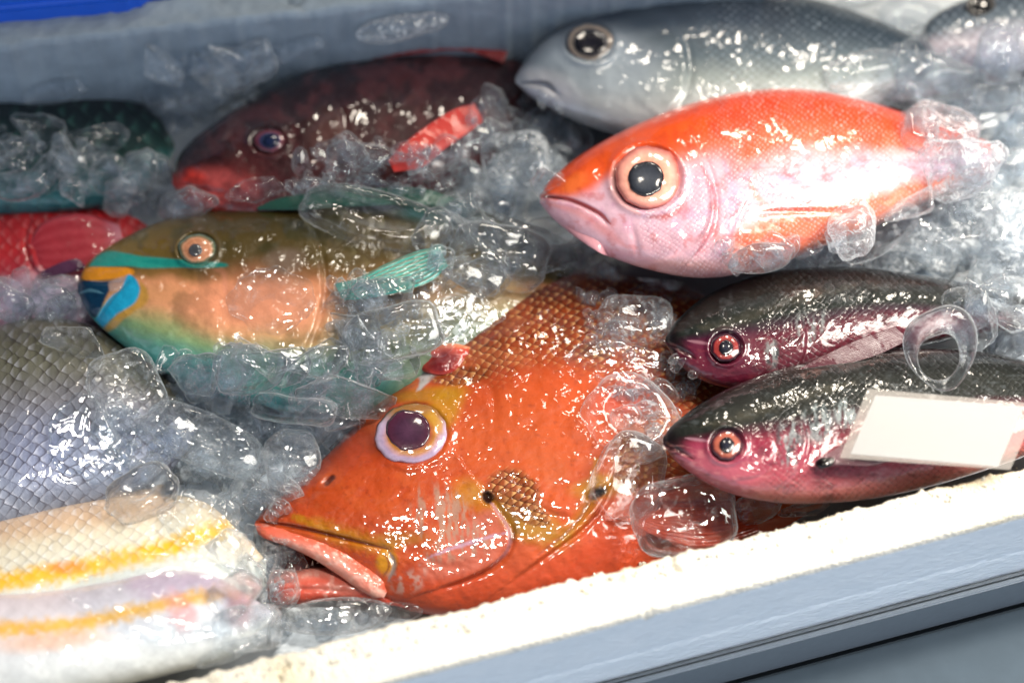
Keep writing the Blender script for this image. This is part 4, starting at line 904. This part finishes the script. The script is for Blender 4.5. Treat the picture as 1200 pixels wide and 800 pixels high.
HEAPS = [
 ([(560, 120), (650, 110), (680, 180), (640, 240), (560, 290), (510, 240), (530, 180)], 30, 18, 36, 'small clear ice bit heaped left of the orange red fish', 'ice bits left of the orange red fish'),
 ([(520, 250), (640, 270), (740, 330), (640, 320), (560, 340), (500, 320)], 22, 14, 30, 'small glassy ice bit in the run between parrotfish and orange red fish', 'ice bits between parrotfish and orange red fish'),
 ([(180, 420), (420, 410), (470, 400), (440, 450), (380, 530), (330, 500), (200, 480)], 32, 18, 40, 'small crackled ice bit heaped below the parrotfish', 'ice bits below the parrotfish'),
 ([(110, 470), (350, 500), (370, 560), (320, 620), (280, 600), (130, 560)], 22, 18, 40, 'small milky ice bit heaped behind the yellow striped fish', 'ice bits behind the yellow striped fish'),
 ([(1050, 60), (1200, 60), (1200, 320), (1090, 290), (1100, 180), (1040, 120)], 30, 22, 48, 'small sparkling ice bit heaped behind the tails at the far side', 'ice bits behind the fish tails'),
 ([(960, 262), (1200, 235), (1200, 330), (1100, 322), (980, 306)], 20, 22, 46, 'frosted ice bit in the gap above the tails of the dark backed fish', 'frosted ice bits above the dark backed tails'),
 ([(1110, 330), (1200, 300), (1200, 430), (1130, 400)], 14, 16, 34, 'small clear ice bit over the tails of the dark backed fish', 'ice bits over the dark backed tails'),
 ([(0, 150), (190, 190), (230, 260), (160, 250), (90, 225), (0, 230)], 24, 16, 36, 'small dim ice bit strewn on the dark green fish', 'ice bits on the dark green fish'),
 ([(0, 330), (80, 325), (85, 365), (60, 375), (0, 380)], 10, 14, 34, 'small pinkish ice bit on the crimson fish belly', 'ice bits on the crimson fish'),
 ([(350, 185), (440, 165), (560, 185), (540, 225), (420, 228), (340, 235)], 14, 14, 30, 'small dark glassy ice bit on the maroon fish', 'ice bits on the maroon fish'),
 ([(300, 620), (350, 640), (330, 720), (480, 715), (360, 745), (300, 730)], 12, 14, 30, 'small ice bit around the open orange jaw', 'ice bits around the orange jaw'),
 ([(680, 340), (800, 340), (780, 400), (820, 440), (760, 540), (700, 440)], 16, 10, 24, 'small wet ice bit on the orange flank', 'ice bits on the orange flank'),
 ([(180, 60), (330, 50), (300, 120), (220, 150), (180, 110)], 12, 18, 36, 'small dim ice bit by the back wall', 'ice bits by the back wall'),
 ([(390, 330), (500, 320), (520, 400), (430, 410), (380, 400)], 24, 10, 22, 'small sparkling ice bit on the parrotfish flank by the turquoise fin', 'ice bits by the turquoise fin'),
 ([(840, 285), (1000, 290), (1100, 300), (980, 312), (860, 320)], 12, 14, 30, 'small ice bit in the gap above the upper dark backed fish', 'ice bits above the dark backed fish'),
]
# bed of crushed ice under everything: lumpy sheet + loose grains, one piece of stuff each
def bed():
    n, m = 340, 300
    A = pos(-160, 860, -.012); u, v = np.meshgrid(np.linspace(-.42, .42, n), np.linspace(-.26, .60, m), indexing='ij')
    z = -.014+.014*(fbm(u*40, v*40, 3)-.5)*2+.008*(fbm(u*140, v*140, 6)-.5)*2
    P3 = np.stack([u, v, z], -1)-CP; dep = P3@CF; px = 600+(P3@CR)/dep/FX*600; py = 400-(P3@CU)/dep/FX*600
    m_ = np.zeros(u.shape)
    for h_ in HEAPS: m_ = np.maximum(m_, sm(-14, 16, in_poly(h_[0], px, py, 2)))
    z = z+m_*.022
    # stop at the walls of the box
    Ai, Bi = np.array(e2(-160, inner(-160))), np.array(e2(1420, inner(1420))); dd = (Bi-Ai)/np.linalg.norm(Bi-Ai); nn = np.array([-dd[1], dd[0]])
    dist = (u-Ai[0])*nn[0]+(v-Ai[1])*nn[1]
    v = np.where(dist < .006, v+(.006-dist)/nn[1], v)
    a, b = np.meshgrid(np.arange(n-1), np.arange(m-1), indexing='ij')
    F = np.stack([a*m+b, (a+1)*m+b, (a+1)*m+b+1, a*m+b+1], -1).reshape(-1, 4)
    o = mesh_obj('crushed_ice_bed', np.stack([u, v, z], -1).reshape(-1, 3), F, bedm, smooth=True); tag(o, 'bed of grey crushed ice under the fish', kind='stuff')
tb_ = NT('packed_ice'); gg = tb_.n('TexCoord').outputs['Object']
nn1 = tb_.n('TexNoise', Vector=gg, Scale=110, Detail=6, Roughness=.7); vv = tb_.n('TexVoronoi', Vector=gg, Scale=120)
bb_ = tb_.n('Bump', Strength=1, Distance=.004, Height=tb_.math('ADD', nn1.outputs['Fac'], vv.outputs['Distance']))
bedm = tb_.surf(tb_.n('BsdfPrincipled', Base__Color=tb_.mixc(tb_.rng(nn1.outputs['Fac'], .35, .65), (.34, .37, .39), (.86, .89, .90)), Roughness=.12, Coat__Weight=1, Normal=bb_.outputs[0]))
bed()
# surface height of whatever lies under a pixel: cast rays onto the scene built so far
dg = bpy.context.evaluated_depsgraph_get(); dg.update()
def surf_z(px, py):
    d = (pos(px, py, 0)-CP); d /= np.linalg.norm(d)
    ok, loc, nrm, idx, ob, mt = S.ray_cast(dg, Vector(CP), Vector(d), distance=5)
    return loc.z if ok else 0.0
def on(px, py, w, h, rot, kind, label, mat='clear', lift=.25, **kw):
    dp = kw.get('depth') or (10 if kind == 'sheet' else min(w, h)*.7)
    q = [pos(x_, y_, surf_z(x_, y_)) for x_, y_ in ((px-w*.3, py), (px+w*.3, py), (px, py-h*.3), (px, py+h*.3), (px, py))]
    z = max(max(q[4][2], np.mean([a_[2] for a_ in q[:4]]))+dp*.0005*lift, .0)
    o = ice(px, py, w, h, rot, kind, z, label, mat, **kw)
    if kind in ('sheet', 'ring') or w > 60:
        n_ = np.cross(q[1]-q[0], q[2]-q[3]); n_ = n_/np.linalg.norm(n_); n_ = n_*np.sign(n_[2])
        n_ = n_+np.array([0, -.25, .6]); n_ /= np.linalg.norm(n_)
        x_ = np.array([1, 0, 0])-n_[0]*n_; x_ /= np.linalg.norm(x_); y_ = np.cross(n_, x_)
        M_ = Matrix(np.stack([x_, y_, n_], 1).tolist())@Matrix.Rotation(math.radians(rot), 3, 'Z'); o.rotation_euler = M_.to_euler()
    return o
# (x, y, width, height, rotation, kind, label, material, lift)
NAMED = [
 (745, 378, 88, 62, 5, 'cube', 'clear melted cube resting at the snout of the upper dark backed fish', 'soft', .3),
 (722, 424, 120, 58, -5, 'sheet', 'flat cloudy slab frozen onto the orange fish behind its cheek', 'sheet', .3),
 (738, 492, 110, 96, -35, 'ring', 'rippled clear slab with curved lines on the orange flank', 'sheet', .1),
 (736, 560, 84, 104, -20, 'cube', 'clear flat block on the orange fish, above the cube on the rim', 'clear', .1),
 (803, 607, 116, 84, 12, 'cube', 'clear square ice cube leaning over the foam rim', 'clear', .45),
 (1148, 372, 46, 86, 5, 'lump', 'knobbly clear ice stick beside the tail of the upper dark backed fish', 'clear', .5),
 (1182, 398, 62, 62, 0, 'lump', 'knobbly clear ice lump at the picture edge above the price card', 'clear', .5),
 (1182, 345, 70, 50, 20, 'drop', 'smooth clear ice over the upper fish tail at the picture edge', 'soft', .5),
 (1032, 272, 112, 72, 15, 'drop', 'smooth egg shaped ice against the tail of the orange red fish', 'soft', .5),
 (1128, 196, 112, 92, 20, 'lump', 'pinkish frosted ice lump covering the tail end of the orange red fish', 'frost', .5),
 (1140, 268, 190, 76, 5, 'cube', 'big frosted bar of ice between the red tail and the dark backed fish', 'frost', .4),
 (1090, 92, 92, 66, 0, 'drop', 'grey glassy ice dome beside the silver fish tail', 'clear', .5),
 (1150, 112, 110, 76, 20, 'lump', 'sparkling crusty ice lump in the far corner', 'soft', .5),
 (1182, 52, 76, 66, 0, 'lump', 'blurred ice lump touching the pale corner fish', 'soft', .5),
 (1012, 84, 104, 50, 15, 'drop', 'smooth blurred ice oval on the flank of the silver fish', 'soft', .35),
 (1186, 196, 66, 60, 0, 'lump', 'rough ice lump right of the pinkish frosted lump', 'soft', .5),
 (1180, 290, 90, 110, 0, 'drop', 'wide pale ice dome at the picture edge', 'frost', .3),
 (892, 302, 78, 36, 8, 'drop', 'brownish glassy ice under the belly of the orange red fish', 'clear', .4),
 (960, 294, 60, 40, -20, 'drop', 'small smooth ice under the orange red fish, next to the brownish one', 'soft', .4),
 (780, 342, 96, 34, 5, 'sheet', 'thin ice sheet bridging orange red fish and upper dark backed fish', 'clear', .5),
 (676, 162, 58, 56, 0, 'lump', 'sparkling ice lump over the snout of the orange red fish', 'clear', .4),
 (606, 196, 84, 84, 10, 'cube', 'hazy pale ice block in the heap left of the orange red fish', 'frost', .4),
 (548, 208, 66, 48, 10, 'lump', 'small crusty ice below the red side fin', 'soft', .4),
 (655, 302, 170, 56, -18, 'sheet', 'long flat ice blade under the jaw of the orange red fish', 'clear', .8),
 (648, 272, 96, 40, -18, 'drop', 'oval glassy ice with blue glint on the long blade', 'clear', .8),
 (568, 278, 50, 46, 0, 'lump', 'bubbly ice knot between parrotfish and orange red fish', 'clear', .5),
 (440, 258, 186, 70, -14, 'ring', 'long hollow window shaped ice over the parrotfish back', 'clear', .3),
 (500, 372, 150, 100, 30, 'sheet', 'broad thin sheet from parrotfish to the orange fish nape', 'sheet', .5),
 (540, 372, 104, 64, 15, 'sheet', 'curved thin ice film over the orange nape', 'sheet', .5),
 (318, 352, 104, 88, -10, 'sheet', 'round thin ice plate on the pink parrotfish cheek', 'sheet', .3),
 (445, 352, 92, 60, 30, 'lump', 'crushed sparkling ice below the turquoise fin', 'clear', .4),
 (408, 462, 120, 60, -10, 'shard', 'greenish wedge of ice beside the orange forehead', 'clear', .5),
 (347, 478, 108, 52, -22, 'cube', 'clear prism of ice beneath the parrotfish belly', 'clear', .7),
 (290, 432, 100, 66, 10, 'lump', 'crackled ice on the turquoise belly of the parrotfish', 'clear', .5),
 (228, 440, 70, 60, 0, 'lump', 'crackled clear ice at the parrotfish throat', 'clear', .5),
 (375, 420, 90, 50, 20, 'shard', 'broken clear plate on the parrotfish flank', 'clear', .5),
 (342, 540, 66, 78, 0, 'drop', 'rounded milky pebble of ice in front of the orange snout', 'soft', .7),
 (238, 516, 158, 62, -16, 'cube', 'long milky bar of ice lying between parrotfish and yellow striped fish', 'soft', .7),
 (150, 458, 80, 92, 30, 'cube', 'cloudy slab on the head of the grey scaled fish', 'soft', .3),
 (308, 592, 44, 34, -30, 'cube', 'small square clear cube near the open orange mouth', 'clear', .5),
 (168, 580, 84, 66, 40, 'ring', 'hollow lens of ice on the yellow striped fish', 'clear', .5),
 (236, 608, 96, 92, -10, 'sheet', 'flat clear plate over the end of the yellow stripe', 'sheet', .3),
 (108, 512, 104, 112, 20, 'sheet', 'thin curved plate over the grey diamond scales', 'sheet', .3),
 (96, 402, 96, 42, -15, 'shard', 'clear shard on the back of the grey scaled fish', 'clear', .3),
 (20, 218, 72, 38, 5, 'drop', 'smooth ice drop with a warm glint at the picture edge', 'clear', .6),
 (160, 206, 68, 56, 30, 'shard', 'bluish angular ice left of the maroon snout', 'clear', .6),
 (222, 118, 92, 60, 0, 'shard', 'dim ice shard between back wall and maroon fish', 'soft', .6),
 (286, 78, 86, 56, 20, 'cube', 'dim ice block leaning on the back wall', 'soft', .6),
 (470, 32, 118, 50, 5, 'drop', 'pale ice oval on the back wall above the maroon fish', 'frost', .3),
 (412, 182, 100, 44, -10, 'lump', 'dark glassy ice on the belly of the maroon fish', 'clear', .4),
 (218, 240, 90, 44, -20, 'shard', 'clear shard between crimson fish and maroon snout', 'clear', .5),
 (300, 222, 80, 34, 10, 'sheet', 'thin ice under the maroon snout', 'clear', .5),
 (392, 722, 128, 44, 5, 'drop', 'long low ice pebble under the orange lower jaw', 'soft', .7),
 (462, 716, 66, 24, 5, 'drop', 'small grey ice by the foam rim under the jaw', 'soft', .7),
 (296, 672, 40, 50, 20, 'lump', 'rough ice between yellow striped fish and open mouth', 'clear', .5),
 (205, 700, 230, 110, -5, 'sheet', 'large clear sheet over the whitish striped fish', 'sheet', .5),
 (270, 762, 80, 26, 12, 'drop', 'small melted pebble at the rim in the near corner', 'soft', .6),
 (60, 352, 60, 40, 0, 'drop', 'round clear drop on the crimson fish belly', 'clear', .4),
 (18, 360, 50, 40, 0, 'drop', 'lilac tinted drop of ice at the picture edge on the crimson fish', 'clear', .4),
 (888, 596, 60, 36, 20, 'lump', 'crumbly ice squeezed under the lower pink fish belly', 'clear', .3),
 (945, 596, 66, 22, 12, 'lump', 'low crumbly ice along the rim under the pink fish', 'clear', .3),
 (810, 562, 24, 13, -10, 'drop', 'tiny milky chip under the mouth of the lower pink fish', 'frost', .5),
 (268, 700, 60, 70, -20, 'shard', 'clear broken slab at the head of the whitish striped fish', 'clear', .4),
 (270, 640, 66, 60, 25, 'lump', 'crackled lump covering the snout of the yellow striped fish', 'soft', .4),
 (640, 150, 60, 50, 0, 'shard', 'dark glassy shard under the chin of the silver fish', 'clear', .4),
 (560, 160, 60, 44, 20, 'shard', 'glassy shard above the red side fin of the maroon fish', 'clear', .4),
 (120, 160, 90, 50, 10, 'shard', 'dim broad shard on the dark green fish', 'clear', .4),
 (50, 150, 80, 56, -10, 'lump', 'dim crusty lump on the dark green fish near the picture edge', 'clear', .4),
 (1070, 240, 80, 60, 30, 'shard', 'angular pale shard in front of the orange red tail', 'soft', .5),
 (470, 425, 60, 44, 40, 'shard', 'thin angular shard at the orange nape above the torn flap', 'clear', .5),
 (60, 112, 90, 40, 5, 'shard', 'dim flat shard along the back wall at the picture edge', 'clear', .5),
 (350, 62, 70, 40, 15, 'shard', 'dim shard on the back wall over the maroon fish back', 'clear', .5),
 (640, 290, 110, 70, -25, 'shard', 'broad clear shard between the orange nape and the orange red jaw', 'clear', .5),
 (560, 320, 90, 56, 10, 'shard', 'glassy angular shard behind the parrotfish fin', 'clear', .5),
 (330, 425, 90, 54, -8, 'shard', 'clear angular shard over the turquoise belly', 'clear', .5),
 (260, 470, 100, 50, 14, 'shard', 'bright angular shard under the parrotfish belly', 'clear', .5),
 (1062, 18, 90, 56, 10, 'lump', 'dim crusty ice between the silver fish tail and the pale corner fish', 'clear', .5),
 (1000, 2, 80, 40, 10, 'shard', 'dim shard at the top edge above the silver fish tail', 'clear', .5),
 (585, 300, 120, 76, -12, 'cube', 'large clear block over the rear body of the parrotfish', 'clear', .4),
 (462, 392, 110, 66, 18, 'cube', 'large clear block on the parrotfish flank just above the orange nape', 'clear', .4),
 (520, 268, 90, 60, 30, 'shard', 'clear wedge at the end of the window shaped ice', 'clear', .4),
 (390, 500, 90, 60, -30, 'shard', 'pointed clear chunk against the orange forehead', 'clear', .5),
 (1105, 150, 90, 60, -15, 'cube', 'frosted block on the upper tail edge of the orange red fish', 'frost', .5),
 (290, 736, 80, 50, 10, 'cube', 'clear block at the foam rim before the whitish striped fish', 'soft', .5),
 (420, 385, 70, 50, -20, 'shard', 'bright splintered shard over the parrotfish flank', 'clear', .6),
]
for (x, y, w_, h_, ro, kd, lb, mt, lf) in NAMED:
    if lb: on(x, y, w_, h_, ro, kd, lb, 'crisp' if mt == 'clear' and y > 200 else mt, lf)

ice(1102, 412, 56, 72, 12, 'loop', .082, 'clear hooked ice loop standing above the price card', 'crisp', seed=0, depth=52)
# smaller pieces heaped in the gaps: individuals that share a label inside each heap
rs = np.random.RandomState(11)
kinds = ['shard', 'cube', 'shard', 'lump', 'shard', 'drop']
for (pg, n, s0, s1, lb, gr) in HEAPS:
    P = np.array(pg, float); lo, hi = P.min(0), P.max(0); k = 0
    while k < n:
        q_ = lo+(hi-lo)*rs.rand(2)
        if in_poly(pg, np.array([q_[0]]), np.array([q_[1]]), 1)[0] < 0: continue
        b_ = rs.uniform(s0*1.1, s1*1.25); a_ = b_*rs.uniform(1, 1.9)
        on(q_[0], q_[1], a_, b_, rs.uniform(0, 180), kinds[rs.randint(6)], lb, ('frost' if 'frosted' in lb else ('clear', 'clear', 'soft')[rs.randint(3)]), .35, group=gr, seed=rs.randint(5), lvl=4, depth=(a_+b_)/2*.75, name='ice_bit')
        k += 1

def grains(name, polys, n, s0, s1, mat, label, lift=.3, lv=1, smooth=True):
    V0, F0 = ICO[lv]; Vs = []; Fs = []; off = 0; rs = np.random.RandomState(5)
    ar = [max(1, np.ptp(np.array(p)[:, 0])*np.ptp(np.array(p)[:, 1])) for p in polys]; pr = np.array(ar)/sum(ar)
    k = 0
    while k < n:
        pg = polys[rs.choice(len(polys), p=pr)]; P = np.array(pg, float); q_ = P.min(0)+np.ptp(P, axis=0)*rs.rand(2)
        if in_poly(pg, np.array([q_[0]]), np.array([q_[1]]), 1)[0] < 0: continue
        s_ = rs.uniform(s0, s1)*.0005/2; z = surf_z(*q_)+s_*lift
        R = Matrix.Rotation(rs.rand()*6, 3, 'X')@Matrix.Rotation(rs.rand()*6, 3, 'Y'); R = np.array(R)
        vv_ = (V0*(1+.5*(rs.rand(len(V0), 1)-.5)))*np.array([1, rs.uniform(.5, 1), rs.uniform(.4, .9)])
        Vs.append(vv_@R.T*s_+pos(q_[0], q_[1], z)); Fs.append(F0+off); off += len(V0); k += 1
    o = mesh_obj(name, np.vstack(Vs), np.vstack(Fs), mat, smooth=smooth); tag(o, label, kind='stuff')
grains('crushed_ice', [h_[0] for h_ in HEAPS], 1500, 8, 24, ICE['snow'], 'loose crushed ice grains in the gaps between fish', .4, 2, True)
# crumbs of foam on the rim
cr_ = [[(500, 722), (1200, 546), (1200, 566), (520, 740)], [(200, 797), (520, 722), (560, 735), (260, 812)]]
grains('foam_crumbs', cr_, 160, 2, 6, FOAM, 'white foam crumbs along the broken rim', .6)
